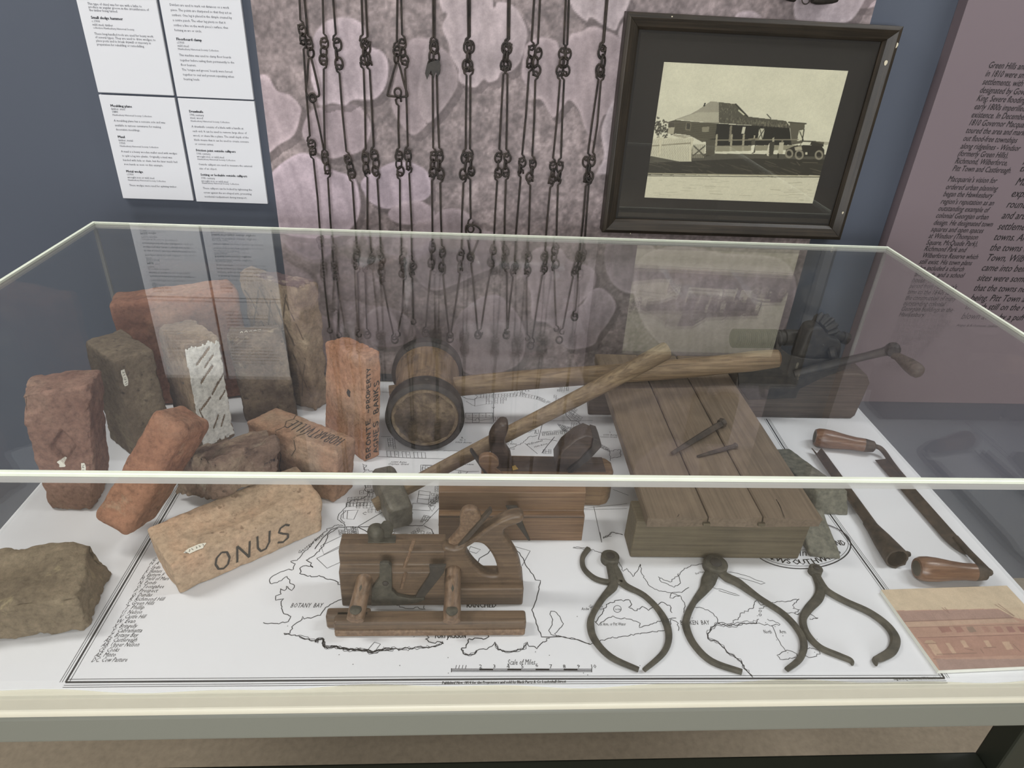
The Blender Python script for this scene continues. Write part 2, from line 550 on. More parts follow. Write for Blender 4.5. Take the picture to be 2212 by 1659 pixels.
# ------------------------------------------------------------------ the room
def slab(name, a, b, mat):
    m = MB(); m.box(a, b); return struct(m.build(name, mat))
FZ = -0.80
slab('floor', (-3.0, -4.4, FZ - 0.05), (4.6, 1.02, FZ), M['floor'])
slab('ceiling', (-3.0, -4.4, 2.10), (4.6, 1.02, 2.15), M['ceiling'])
slab('wall_back', (-3.0, 0.972, FZ), (4.6, 1.02, 2.10), M['wall'])
slab('wall_left', (-3.05, -4.4, FZ), (-3.0, 1.02, 2.10), M['wall_white'])
slab('wall_right', (4.6, -4.4, FZ), (4.65, 1.02, 2.10), M['wall_white'])
wf = MB()
wf.box((-3.0, -4.45, FZ), (-0.85, -4.4, 2.10)); wf.box((1.65, -4.45, FZ), (4.6, -4.4, 2.10))
wf.box((-0.85, -4.45, FZ), (1.65, -4.4, 0.0)); wf.box((-0.85, -4.45, 1.5), (1.65, -4.4, 2.10))
struct(wf.build('wall_front', M['wall_white']))
wn = MB()
for x in (-0.85, 0.37, 1.59): wn.box((x, -4.44, 0.0), (x + 0.06, -4.38, 1.5))
for z in (0.0, 0.72, 1.44): wn.box((-0.85, -4.44, z), (1.65, -4.38, z + 0.06))
struct(wn.build('window_1', M['lamp']))
for k, (lx, ly) in enumerate(LAMPS):
    t = thing('ceiling_lamp', ['white ceiling light housing above the left side of the case', 'white ceiling light housing above the right side of the case', 'white ceiling light housing behind the viewer'][k], 'lamp', (lx, ly, 2.03), group='ceiling lights')
    hx, hy = (0.17, 0.6) if k < 2 else (0.6, 0.17)
    m = MB(); m.box((lx - hx, ly - hy, 2.03), (lx + hx, ly + hy, 2.10)); m.build('housing', M['lamp'], t, (lx, ly, 2.03), bevel=0.01)

# ------------------------------------------------------------------ display table
T = thing('display_table', 'cream topped display table on a grey metal frame with legs', 'table', (0.84, 0.4, FZ))
og = (0.84, 0.4, FZ)
m = MB(); m.box((-0.003, -0.018, -0.013), (WD + 0.003, 0.828, -0.0012)); m.build('base_board', M['cream'], T, og, bevel=0.004, seg=3)
m = MB(); m.box((-0.001, -0.0165, -0.068), (WD + 0.001, 0.012, -0.0145)); m.build('rail', M['grey_metal'], T, og, bevel=0.006, seg=3)
m = MB(); m.box((-0.001, 0.785, -0.068), (WD + 0.001, 0.825, -0.0145)); m.build('rail', M['grey_metal'], T, og, bevel=0.006)
for x in (0.0, WD - 0.04):
    m = MB(); m.box((x, 0.0125, -0.068), (x + 0.04, 0.7845, -0.0145)); m.build('rail', M['grey_metal'], T, og, bevel=0.006)
for x in (0.0, WD - 0.05):
    for y in (0.02, 0.76):
        m = MB(); m.box((x, y, FZ), (x + 0.045, y + 0.045, -0.069)); m.build('leg', M['dark_metal'], T, og, bevel=0.004)
m = MB(); m.box((0.046, 0.024, -0.285), (WD - 0.051, 0.062, -0.256)); m.build('lower_rail', M['dark_metal'], T, og, bevel=0.004)

# ------------------------------------------------------------------ clear acrylic cover
A = thing('acrylic_cover', 'large clear acrylic cover over the tools and bricks', 'display case', (0.84, 0.41, 0.0))
oa = (0.84, 0.41, 0.0)
th = 0.006
tl, tj = 0.0045, 0.0122
m = MB(); m.box((th, th, HT - tl), (WD - th, DP - th, HT)); m.build('top_pane', M['acrylic'], A, oa)
m = MB(); m.box((th, 0, 0.0005), (WD - th, th, HT - tj)); m.build('front_pane', M['acrylic'], A, oa)
m = MB(); m.box((th, DP - th, 0.0005), (WD - th, DP, HT - tj)); m.build('back_pane', M['acrylic'], A, oa)
for x in (0, WD - th):
    m = MB(); m.box((x, th, 0.0005), (x + th, DP - th, HT - tj)); m.build('side_pane', M['acrylic'], A, oa)
for a, b in (((0, 0, HT - tl), (WD, th, HT)), ((0, DP - th, HT - tl), (WD, DP, HT)), ((0, th, HT - tl), (th, DP - th, HT)), ((WD - th, th, HT - tl), (WD, DP - th, HT))):
    m = MB(); m.box(a, b); tag(m.build('polished_edge', M['edge'], A, oa, bevel=0.0008), 'pale green polished edge of the lid')
for a, b in (((th, 0, HT - tj), (WD - th, th, HT - tl)), ((th, DP - th, HT - tj), (WD - th, DP, HT - tl)), ((0, th, HT - tj), (th, DP - th, HT - tl)), ((WD - th, th, HT - tj), (WD, DP - th, HT - tl))):
    m = MB(); m.box(a, b); m.build('glued_joint', M['joint'], A, oa)
for x in (0, WD - th):
    for y in (0, DP - th):
        m = MB(); m.box((x, y, 0.0005), (x + th, y + th, HT - tl)); m.build('corner_joint', M['joint'], A, oa)

# ------------------------------------------------------------------ printed mural on the wall
MX0, MX1, MZ0, MZ1, MY = 0.332, 1.5755, -0.06, 1.60, 0.9655
mural = thing('mural_panel', 'mauve tinted photo mural of pale overlapping shells on gravel behind the chain', 'mural', (0.95, 0.97, MZ0))
om = (0.95, 0.97, MZ0)
m = MB(); m.box((MX0, MY + 0.0003, MZ0), (MX1, 0.9718, MZ1)); m.build('board', M['mauve'], mural, om)
cv = Canvas(430, 560, (0.50, 0.44, 0.44))
cv.asp = (MX1 - MX0) / (MZ1 - MZ0)
cv.noise(0.12, 9, 1); cv.noise(0.13, 3.2, 2); cv.noise(0.12, 1.5, 3); cv.noise(0.10, 40, 4)
def mu(px, py):
    w = atw(px, py, MY)
    return ((w[0] - MX0) / (MX1 - MX0), (w[2] - MZ0) / (MZ1 - MZ0))
zA = lambda X, Y: (540 + X * .2291, Y * .2291)
zB = lambda X, Y: (920 + X * .2411, Y * .2411)
zC = lambda X, Y: (560 + X * .2291, 340 + Y * .2291)
zD = lambda X, Y: (920 + X * .2411, 380 + Y * .2411)
shells = [
 (zA, [(90,700),(180,720),(260,850),(380,890),(480,1000),(480,1100),(420,1280),(280,1370),(180,1450),(60,1500),(-60,1200),(-40,800)], (.655,.575,.60)),
 (zA, [(490,1200),(560,1050),(700,1000),(1000,980),(1140,1150),(1130,1300),(1050,1430),(880,1480),(760,1500),(600,1420),(500,1300)], (.60,.525,.55)),
 (zA, [(590,350),(650,250),(720,190),(830,160),(950,160),(1080,240),(1130,420),(1250,480),(1310,600),(1290,800),(1180,940),(980,950),(900,1000),(780,980),(660,1000),(600,850),(560,700),(560,500)], (.675,.60,.63)),
 (zA, [(1320,950),(1400,600),(1500,380),(1640,350),(1746,400),(1800,700),(1780,1000),(1700,1150),(1550,1280),(1420,1180)], (.575,.505,.52)),
 (zC, [(60,250),(120,130),(250,20),(400,-50),(560,0),(650,90),(750,130),(900,190),(950,350),(955,500),(900,640),(720,760),(400,760),(200,700),(120,520)], (.67,.59,.635)),
 (zC, [(950,250),(1000,170),(1100,120),(1200,60),(1330,30),(1480,60),(1600,150),(1620,350),(1500,430),(1350,460),(1200,490),(1050,430),(980,330)], (.64,.565,.61)),
 (zC, [(1210,520),(1300,440),(1500,400),(1640,480),(1660,560),(1600,610),(1400,640),(1250,600)], (.61,.535,.565)),
 (zB, [(0,360),(100,400),(210,480),(290,640),(290,760),(230,880),(100,1050),(0,1100),(-80,900)], (.56,.495,.505)),
 (zB, [(150,-60),(140,100),(180,130),(140,250),(200,400),(210,500),(280,620),(300,740),(440,790),(520,720),(560,745),(640,720),(680,650),(760,650),(850,560),(900,400),(915,280),(850,120),(760,30),(640,10),(610,60),(560,-60)], (.655,.585,.60)),
 (zB, [(1300,60),(1290,-60),(1800,-60),(1800,100),(1740,200),(1700,280),(1600,240),(1480,165),(1440,200),(1330,110)], (.65,.585,.60)),
 (zB, [(870,470),(900,390),(990,335),(1080,330),(1170,360),(1215,430),(1300,300),(1380,280),(1480,230),(1600,260),(1720,320),(1790,440),(1750,700),(1660,1000),(1590,1050),(1510,1270),(1420,1150),(1370,1000),(1290,905),(1240,950),(1150,1060),(1090,1000),(1030,900),(960,890),(920,800),(850,680)], (.63,.555,.57)),
 (zB, [(1740,230),(1830,130),(1950,150),(1950,500),(1790,430),(1720,330)], (.64,.57,.585)),
 (zB, [(1600,1050),(1700,880),(1900,900),(1850,1500),(1640,1560),(1530,1550),(1590,1400),(1565,1200)], (.655,.59,.61)),
 (zD, [(-160,560),(-100,420),(20,400),(120,310),(250,285),(380,330),(440,430),(520,480),(640,520),(690,660),(660,800),(480,880),(260,980),(60,1030),(-100,900)], (.575,.505,.525)),
 (zD, [(850,850),(900,740),(1000,640),(1200,640),(1290,750),(1400,780),(1520,850),(1510,1000),(1400,1130),(1250,1300),(1170,1380),(1080,1320),(950,1280),(930,1050)], (.61,.535,.555)),
 (zD, [(1190,1420),(1250,1230),(1390,1150),(1480,1020),(1600,1010),(1710,1150),(1650,1300),(1560,1420),(1500,1520),(1300,1560),(1210,1500)], (.60,.53,.555)),
 (zD, [(200,1480),(260,1300),(330,1200),(480,1090),(640,1060),(760,1150),(860,1300),(900,1500),(820,1700),(500,1800),(260,1700)], (.58,.51,.53)),
 (zD, [(1600,650),(1700,560),(1900,560),(2100,700),(2050,1000),(1850,1060),(1700,1000),(1610,850)], (.60,.53,.55)),
 (zC, [(980,1560),(1060,1430),(1200,1400),(1380,1480),(1480,1640),(1400,1760),(1100,1780)], (.58,.515,.535)),
 (zC, [(250,1700),(400,1500),(640,1500),(800,1640),(760,1900),(350,1950)], (.53,.465,.485)),
 (lambda a, b: (a, b), [(1380,560),(1460,530),(1560,545),(1690,560),(1720,640),(1660,760),(1540,800),(1420,740),(1370,650)], (.59,.52,.54)),
 (lambda a, b: (a, b), [(1585,44),(1595,26),(1625,22),(1645,34),(1660,60),(1600,70)], (.62,.55,.57)),
]
rr = random.Random(5)
for k in range(34):       # the mural goes on above the picture
    cx, cz = rr.uniform(0.02, 0.98), rr.uniform(0.57, 0.99)
    a0 = rr.uniform(0, 6); r0 = rr.uniform(0.035, 0.075)
    pl = []
    for i in range(14):
        an = a0 + i / 14 * 2 * PI; q = r0 * (1 + 0.28 * math.sin(2 * an + a0) + rr.uniform(-.12, .12))
        pl.append((cx + q * math.cos(an) / cv.asp, cz + q * math.sin(an)))
    shells.insert(0, (None, pl, (.62 + rr.uniform(-.05, .05), .55, .57)))
for conv, poly, c in shells:
    P = [mu(*conv(*q)) for q in poly] if conv else poly
    P = [tuple(q) for q in smooth_loop(P, 5)]
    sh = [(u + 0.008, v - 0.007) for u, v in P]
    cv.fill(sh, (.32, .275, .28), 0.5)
    r = cv.inside(P)
    if r is None: continue
    sl, ins = r
    d = cv.edge_dist(sl, P, cv.asp)
    X = cv.U[sl]; Y = cv.V[sl]
    um, vm = np.mean([q[0] for q in P]), np.mean([q[1] for q in P])
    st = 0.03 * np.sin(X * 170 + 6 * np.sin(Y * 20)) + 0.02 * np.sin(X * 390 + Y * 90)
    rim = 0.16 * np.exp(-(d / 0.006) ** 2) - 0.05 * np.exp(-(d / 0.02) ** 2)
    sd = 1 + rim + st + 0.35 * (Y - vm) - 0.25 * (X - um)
    col = np.array(c) * sd[..., None]
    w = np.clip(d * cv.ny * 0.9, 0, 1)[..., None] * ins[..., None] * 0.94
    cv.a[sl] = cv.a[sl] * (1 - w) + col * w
cv.noise(0.05, 2.0, 8); cv.noise(0.06, 14, 9)
gy_ = cv.a.mean(-1, keepdims=True); cv.a = gy_ + (cv.a - gy_) * 0.72
picture('mural_print', cv, (MX0, MY, MZ0), (MX1 - MX0, 0, 0), (0, 0, MZ1 - MZ0), printed('mural_ink', rough=0.55, grain=0.10, gscale=260), mural, om, 1.15)

# ------------------------------------------------------------------ caption cards
z9 = lambda X, Y: (X * .28932, Y * .28932)
HS = 'Hawkesbury Historical Society Collection'
CY = 0.9635
cards = [
 ('white caption card about the small sledge hammer, top left of the four cards', .0030, .1535, .5885, .800, 0.004, [
  ('n','This type of chisel was for use with a lathe to',655,28,1055),('n','produce an angular groove in the circumference of',662,52,1108),('n','the timber being turned.',668,76,878),
  ('b','Small sledge hammer',680,132,914),('n','c.1900',686,158,746),('n','mild steel, timber',692,184,842),('s','collection Hawkesbury Historical Society',697,206,1000),
  ('n','These long-handled tools are used for heavy work',707,252,1142),('n','of several types. They are used to drive wedges, to',712,278,1158),('n','place posts and to break drywall or masonry in',719,304,1122),('n','preparation for rebuilding or remodelling.',725,331,1075)]),
 ('white caption card about the floorboard clamp, top right of the four cards', .1593, .3135, .5875, .800, 0.001, [
  ('n','Dividers are used to mark out distances on a work',1268,36,1707),('n','piece. The points are sharpened so that they act as',1276,74,1724),('n','scribers. One leg is placed in the dimple created by',1284,112,1728),('n','a centre punch. The other leg pivots so that it',1291,150,1682),('n',"scribes a line on the work piece's surface, thus",1298,188,1700),('n','forming an arc or circle.',1304,225,1506),
  ('b','Floorboard clamp',1317,293,1503),('n','c1900',1322,318,1376),('n','mild steel',1327,342,1408),('s',HS,1330,364,1630),
  ('n','This machine was used to clamp floor boards',1339,411,1723),('n','together before nailing them permanently to the',1346,449,1747),('n','floor bearers.',1352,484,1465),('n',"The 'tongue and groove' boards were forced",1360,520,1732),('n','together to seal and prevent squeaking when',1367,556,1745),('n','bearing loads.',1373,590,1491)]),
 ('white caption card about moulding plane, maul and wedge, lower left of the four cards', .0030, .1535, .3728, .5845, 0.001, [
  ('b','Moulding plane',826,790,982),('n','timber, steel',831,812,933),('n','1880',837,834,878),('s',HS,841,856,1130),('n','A moulding plane has a concave sole and was',852,900,1232),('n','available in various curvatures for making',860,935,1199),('n','decorative mouldings.',866,966,1045),
  ('b','Maul',880,1022,929),('n','timber, metal',886,1046,992),('n','1900',891,1068,932),('s',HS,896,1088,1180),('n','A maul is a heavy wooden mallet used with wedges',906,1130,1320),('n','to split a log into planks. Originally a maul was',913,1162,1284),('n','banded with hide or chain, but the later mauls had',920,1194,1320),('n','iron bands as seen on this example.',928,1225,1216),
  ('b','Metal wedge',943,1279,1065),('n','c1900',948,1301,998),('n','wrought iron or mild steel',953,1323,1152),('s',HS,957,1342,1235),('n','These wedges were used for splitting timber.',967,1382,1320)]),
 ('white caption card about drawknife and callipers, lower right of the four cards', .1597, .3140, .3710, .5845, 0.001, [
  ('b','Drawknife',1412,832,1514),('n','19th century',1416,857,1519),('n','steel, wood',1420,879,1514),('s',HS,1424,901,1711),('n','A drawknife consists of a blade with a handle at',1432,944,1816),('n','each end. It can be used to remove large slices of',1438,978,1840),('n','wood, or shave like a plane. The small depth of the',1443,1011,1855),('n','blade means that it can be used to create concave',1450,1043,1855),('n','or convex curves.',1456,1074,1596),
  ('b','Friction joint outside callipers',1464,1122,1755),('n','19th century',1468,1146,1568),('n','wrought iron or mild steel',1471,1168,1673),('s',HS,1475,1186,1755),('n','Outside callipers are used to measure the external',1484,1226,1880),('n','size of an object.',1489,1257,1620),
  ('b','Setting or lockable outside callipers',1498,1304,1842),('n','19th century',1502,1328,1602),('n','wrought iron or mild steel',1504,1350,1703),('s',HS,1508,1364,1782),('n','These callipers can be locked by tightening the',1516,1404,1880),('n','screw against the arc-shaped arm, preventing',1522,1436,1876),('n','accidental readjustment during transport.',1528,1466,1842)]),
]
for label, x0, x1, z0, z1, rnd, lines in cards:
    t = thing('caption_card', label, 'caption card', (x0, 0.972, z0), group='caption cards on the wall')
    oc = (x0, 0.972, z0)
    m = MB(); m.box((x0, CY, z0), (x1, 0.9718, z1)); m.build('card', M['card'], t, oc, bevel=max(rnd * 0.4, 0.0006))
    m = MB()
    for st, s, X, Y, X2 in lines:
        a = atw(*z9(X, Y + 7), CY); b = atw(*z9(X2, Y + 7), CY)
        put_text(m, s, (a[0], CY - 0.0004, a[2]), (1, 0, 0), (0, 0, 1), {'n': .0062, 'b': .0070, 's': .0050}[st], fit=b[0] - a[0], bold={'n': 0, 'b': .00028, 's': 0}[st], res=1)
    m.build('lettering', M['card_ink'], t, oc)

# ------------------------------------------------------------------ mauve text panel
PY = 0.94
t = thing('text_panel', 'mauve wall panel with black italic text about town settlements', 'text panel', (1.75, 0.97, -0.105))
op = (1.75, 0.97, -0.105)
m = MB(); m.box((1.75, PY, -0.105), (2.75, 0.9718, 1.60)); m.build('board', M['mauve'], t, op, bevel=0.001)
z11 = lambda X, Y: (1880 + X * .42186, 60 + Y * .42186)
small = [('Green Hills and',600,205,0),('in 1810 were sm',585,248,0),('settlements, with c',570,290,0),('designated by Gove',556,332,0),('King. Severe flooding',541,374,0),('early 1800s imperilled',528,416,0),('existence. In December',513,458,0),('1810 Governor Macquar',499,498,0),('toured the area and marke',485,538,0),('out flood-free townships',471,578,748),('along ridgelines - Windsor',458,618,766),('(formerly Green Hills),',444,656,700),('Richmond, Wilberforce,',430,694,698),('Pitt Town and Castlereagh.',417,732,718),
 ("Macquarie's vision for",394,786,645),('ordered urban planning',382,826,648),('began the Hawkesbury',370,862,624),("region's reputation as an",357,900,629),('outstanding example of',344,936,606),('colonial Georgian urban',332,972,600),('design. He designated town',320,1008,622),('squares and open spaces',307,1042,576),('at Windsor (Thompson',295,1076,547),('Square, McQuade Park),',283,1110,545),('Richmond Park and',272,1142,488),('Wilberforce Reserve which',262,1176,544),('still exist. His town plans',247,1208,517),('also included a church',235,1240,475),('and yards, and a school',222,1272,478),('house. The',210,1302,330),("period from Macquarie's",197,1332,440),('time to the 1840s saw',186,1362,420),('the construction of many',175,1392,434),('outstanding colonial',164,1421,377),('Georgian buildings in the',153,1449,415),('Hawkesbury.',142,1477,273)]
bigt = [('fa',775,700,0),('the',760,735,0),('Ma',738,805,0),('expl',716,864,0),('round',692,920,0),('and arb',668,976,0),('settleme',647,1032,0),('towns. Alo',627,1086,0),('the towns o',607,1140,0),('Town, Wilbe',588,1192,0),('came into bein',564,1243,0),('sites were some',543,1295,0),('that the towns ne',524,1346,786),('being. Pitt Town a',507,1396,786),('though still on the r',480,1440,786),('blown away by a puff',460,1490,787)]
m = MB()
for lst, sz in ((small, .0180), (bigt, .0250)):
    ratio = []
    for s, X, Y, X2 in sorted(lst, key=lambda q: -q[3]):
        a = atw(*z11(X, Y), PY)
        fit = (atw(*z11(X2, Y + 4), PY)[0] - a[0]) if X2 else None
        nat = text_verts(s, sz, 0.28)[0][:, 0].max()
        if fit: ratio.append(fit / nat)
        else: fit = nat * sum(ratio) / len(ratio)
        put_text(m, s, (a[0], PY - 0.0006, a[2]), (1, 0, 0), (0, 0, 1), sz * (0.82 if s in ('fa', 'the') else 1), fit=fit, shear=0.28, bold=0, res=2)
a = atw(*z11(438, 1528), PY)
put_text(m, 'Angus & Robertson, Sydney 1954', (a[0], PY - .0006, a[2]), (1, 0, 0), (0, 0, 1), .0098, shear=.28, res=1)
m.build('lettering', M['panel_ink'], t, op)

# ------------------------------------------------------------------ framed photograph
FX0, FX1, FZ0, FZ1, FY = 1.066, 1.630, 0.3400, 0.7840, 0.930
t = thing('framed_photograph', 'dark wooden framed black and white photograph of a cottage with picket fence', 'picture', (FX0, 0.966, FZ0))
of = (FX0, 0.966, FZ0)
M['frame'] = wood('dark_frame_wood', (28, 24, 19), (42, 36, 28), (56, 47, 37), 0, 0.45)
M['frame_v'] = wood('dark_frame_wood_upright', (28, 24, 19), (42, 36, 28), (56, 47, 37), 2, 0.45)
bw = 0.030
def bar(a, b, c, d, mat):      # mitred moulding: outer a,b ; inner c,d in (x,z)
    m = MB()
    y0, y1, yb = FY, FY + 0.010, 0.9655
    q = [(a[0], yb, a[1]), (b[0], yb, b[1]), (d[0], yb, d[1]), (c[0], yb, c[1]),
         (a[0], y0 + .004, a[1]), (b[0], y0 + .004, b[1]), (d[0], y1, d[1]), (c[0], y1, c[1])]
    e = lambda p, r, f: (p[0] + (r[0] - p[0]) * f, p[1] + (r[1] - p[1]) * f)
    a2, b2 = e(a, c, .25), e(b, d, .25); c2, d2 = e(a, c, .8), e(b, d, .8)
    vs = [(a[0], yb, a[1]), (a[0], y0 + .003, a[1]), (a2[0], y0, a2[1]), (c2[0], y0 + .007, c2[1]), (c[0], y1 + .004, c[1]), (c[0], yb, c[1]),
          (b[0], yb, b[1]), (b[0], y0 + .003, b[1]), (b2[0], y0, b2[1]), (d2[0], y0 + .007, d2[1]), (d[0], y1 + .004, d[1]), (d[0], yb, d[1])]
    fs = [(i, (i + 1) % 6, (i + 1) % 6 + 6, i + 6) for i in range(6)] + [(5, 4, 3, 2, 1, 0), (6, 7, 8, 9, 10, 11)]
    m.add(vs, fs); return m.build('frame_bar', mat, t, of, fixn=True, bevel=0.0007)
o4 = [(FX0, FZ0), (FX1, FZ0), (FX1, FZ1), (FX0, FZ1)]
i4 = [(FX0 + bw, FZ0 + bw), (FX1 - bw, FZ0 + bw), (FX1 - bw, FZ1 - bw), (FX0 + bw, FZ1 - bw)]
for k in range(4): bar(o4[k], o4[(k+1) % 4], i4[k], i4[(k+1) % 4], M['frame'] if k % 2 == 0 else M['frame_v'])
M['mat_board'] = plain('dark_brown_mount_board', (36, 33, 29), 0.8, var=0.1, vscale=8)
m = MB(); m.box((FX0 + .03, 0.9485, FZ0 + .03), (FX1 - .03, 0.9525, FZ1 - .03)); m.build('mount', M['mat_board'], t, of)
m = MB(); m.box((FX0 + .035, 0.9440, FZ0 + .035), (FX1 - .035, 0.9455, FZ1 - .035)); m.build('glass', M['pictureglass'], t, of)
M['chip'] = plain('bare_wood_chip', (196, 188, 165), 0.8)
for px, py, s in ((1937, 98, .0035), (1914, 136, .0035), (1452, 37, .0015), (1878, 290, .0015), (1821, 460, .002), (1362, 505, .001)):
    w = atw(px, py, FY)
    m = MB(); V, F = outline_mesh([[(s * math.cos(i) * (1 + .3 * math.sin(3 * i)), 1.5 * s * math.sin(i)) for i in np.linspace(0, 2 * PI, 9)[:-1]]], 0.0006)
    m.add([(w[0] + a, FY + .0012 - c, w[2] + b) for a, b, c in V], F); m.build('paint_chip', M['chip'], t, of)
# the print itself
QY = 0.9480
q0 = atw(1391, 426, QY); q1 = atw(1754, 440, QY); q2 = atw(1833, 155, QY); q3 = atw(1436, 132, QY)
QX0, QX1, QZ0, QZ1 = (q0[0] + q3[0]) / 2, (q1[0] + q2[0]) / 2, (q0[2] + q1[2]) / 2, (q2[2] + q3[2]) / 2
cv = Canvas(420, 320, (0.765, 0.755, 0.665)); cv.asp = (QX1 - QX0) / (QZ1 - QZ0)
def pz(X, Y):
    w = atw(1400 + X * .20796, 180 + Y * .20796, QY)
    return ((w[0] - QX0) / (QX1 - QX0), (w[2] - QZ0) / (QZ1 - QZ0))
def pf(pts, c, al=1.0): cv.fill([pz(*q) for q in pts], c, al)
def pl(a, b, w, c, al=1.0): cv.line(pz(*a), pz(*b), w, c, al)
cv.noise(0.02, 30, 1)
dk = (.16, .155, .125)
R8 = random.Random(8)
# ground, road
pf([(-60,760),(600,730),(1950,740),(1900,1260),(-100,1260)], (.30,.29,.245))
pf([(-60,830),(600,800),(1000,780),(1850,790),(1850,960),(-60,960)], (.20,.19,.155))
pf([(-100,950),(1850,955),(1850,1330),(-100,1260)], (.74,.725,.635))
for k in range(70):
    x = R8.uniform(-60, 1750); y = R8.uniform(985, 1230)
    pl((x, y), (x + R8.uniform(20, 160), y + R8.uniform(-6, 8)), R8.uniform(.002, .006), (.55,.535,.455), R8.uniform(.2, .6))
for k in range(60):
    x = R8.uniform(-40, 1750); y = R8.uniform(800, 935)
    pl((x, y), (x + R8.uniform(30, 160), y + R8.uniform(5, 60)), R8.uniform(.002, .005), (.42,.40,.33), R8.uniform(.2, .7))
pl((-60, 935), (1850, 965), .008, (.62,.60,.50)); pl((-60, 960), (1850, 975), .005, (.2,.19,.15))
# yard light strip, bush
pf([(700,650),(1560,640),(1560,690),(700,710)], (.52,.505,.42))
for k in range(120):
    a = R8.uniform(0, 6.3); q = R8.random() ** .6
    x, y = 130 + 110 * q * math.cos(a), 470 + 130 * q * math.sin(a)
    pl((x, y), (x + R8.uniform(-14, 14), y + R8.uniform(-14, 14)), .010, (.24,.23,.19), .8)
# house
pf([(210,400),(290,378),(290,520),(240,540),(210,500)], (.28,.265,.22))
pf([(270,380),(715,420),(715,600),(560,610),(430,540),(270,520)], (.33,.315,.255))
for k in range(9): pl((280, 390 + k * 18), (712, 425 + k * 19), .003, (.2,.19,.15), .8)
pf([(395,400),(450,405),(440,495),(385,485)], (.42,.40,.33)); pf([(405,412),(440,416),(432,480),(396,472)], (.24,.23,.19))
pf([(560,455),(635,450),(630,505),(560,505)], (.58,.56,.47), .7)
pf([(715,420),(1470,455),(1490,640),(700,650),(690,600)], (.15,.145,.115))
pf([(280,375),(440,320),(520,275),(650,186),(735,195),(735,415)], (.56,.545,.475))
pf([(735,300),(735,412),(300,376),(520,300)], (.63,.615,.535))
pf([(735,195),(910,215),(1030,345),(1430,390),(1490,465),(735,412)], (.31,.30,.25))
for k in range(260):
    x = R8.uniform(740, 1470); lo = 210 if x < 910 else 350; y = R8.uniform(lo + max(0, (x - 910) * .12), 410 + (x - 735) * .06)
    pl((x, y), (x + R8.uniform(-10, 10), y + R8.uniform(8, 22)), .004, R8.choice([(.45,.43,.36), (.2,.19,.155), (.55,.53,.44)]), .6)
pf([(940,270),(1005,325),(995,335),(935,285)], (.72,.71,.6)); pl((910, 215), (1035, 345), .009, dk)
pf([(572,240),(585,203),(600,203),(590,240)], dk); pl((1235,322),(1275,365), .006, dk)
pl((160,405),(735,412), .005, (.35,.33,.28)); pl((1460,405),(1640,420), .010, (.22,.21,.17))
pf([(1470,410),(1630,420),(1600,620),(1490,640)], (.34,.325,.27)); pf([(1570,490),(1620,480),(1600,600),(1545,600)], (.74,.73,.63))
pl((1575,500),(1612,590), .006, dk); pl((1620,480),(1600,610), .008, dk)
pf([(985,450),(1016,452),(1000,525),(970,522)], (.72,.71,.62))
pf([(1155,470),(1212,470),(1190,585),(1138,580)], (.70,.69,.6)); pl((1160,470),(1190,585), .006, dk); pl((1210,475),(1140,580), .006, dk)
pf([(850,440),(872,440),(862,610),(838,610)], (.45,.43,.36))
pf([(210,460),(275,455),(265,530),(205,520)], (.62,.60,.51))
pf([(270,525),(470,570),(470,600),(260,545)], (.60,.58,.5))
# rail fence
for x in (705, 860, 985):
    pf([(x,530),(x+20,528),(x+8,700),(x-14,700)], (.58,.56,.47))
pl((720,590),(1560,585), .008, (.5,.48,.4)); pl((700,655),(1000,650), .008, (.5,.48,.4))
pf([(600,590),(700,570),(690,740),(600,760)], (.2,.19,.15)); 
for k in range(8): pl((610 + k*12, 590), (605 + k*12, 745), .005, (.45,.43,.36), .7)
# picket fence
for k in range(26):
    x = 40 + k * 16.5; y0 = 575 + 6 * math.sin(k); y1 = 745 + min(k, 18) * 3.2
    pl((x, y0), (x - 8, y1), .016, (.74,.725,.63)); pl((x + 8, y0 + 6), (x, y1), .006, (.27,.26,.21))
pl((40,650),(450,620), .009, (.5,.48,.4)); pf([(130,570),(152,568),(118,755),(98,755)], (.72,.70,.6)); pf([(448,575),(470,572),(440,805),(420,805)], (.72,.70,.6))
for k in range(7): pl((475 + k*18, 640), (465 + k*18, 770), .010, (.55,.53,.45), .8)
pl((475,650),(590,760), .010, (.3,.29,.24)); pl((590,650),(470,750), .010, (.3,.29,.24))
# people and the car
pf([(1075,575),(1115,575),(1110,640),(1112,720),(1068,735),(1072,640)], (.30,.29,.24)); pf([(1072,645),(1110,640),(1095,715),(1066,732)], (.80,.79,.7)); pf([(1098,540),(1112,540),(1110,570),(1097,570)], (.62,.6,.5)); pl((1045,580),(1150,575), .010, (.45,.43,.35))
pf([(1265,610),(1315,605),(1300,740),(1265,760),(1250,700)], (.24,.23,.19)); pf([(1262,620),(1252,755),(1232,750),(1245,650)], (.75,.73,.64)); pf([(1290,570),(1310,560),(1310,605),(1290,605)], (.6,.58,.49))
pf([(1365,615),(1410,612),(1398,735),(1345,735)], (.66,.64,.55)); pf([(1385,585),(1405,585),(1402,615),(1384,615)], (.45,.43,.36)); pl((1350,735),(1350,772), .012, dk)
pf([(1430,690),(1520,650),(1640,640),(1800,650),(1830,690),(1830,760),(1600,760),(1440,745)], (.18,.17,.14)); pf([(1520,665),(1590,650),(1600,690),(1530,700)], (.62,.6,.51)); pl((1580,600),(1740,605), .010, (.25,.24,.2)); pf([(1680,640),(1700,600),(1830,610),(1820,660)], (.2,.19,.155)); pl((1590,600),(1580,660), .006, (.4,.38,.31))
for cx, cy, r in ((1570,742,38), (1775,745,36), (1465,730,34)):
    P = [(cx + r * math.cos(a), cy + 1.15 * r * math.sin(a)) for a in np.linspace(0, 2*PI, 18)]
    for i in range(17): pl(P[i], P[i+1], .013, (.5,.48,.41))
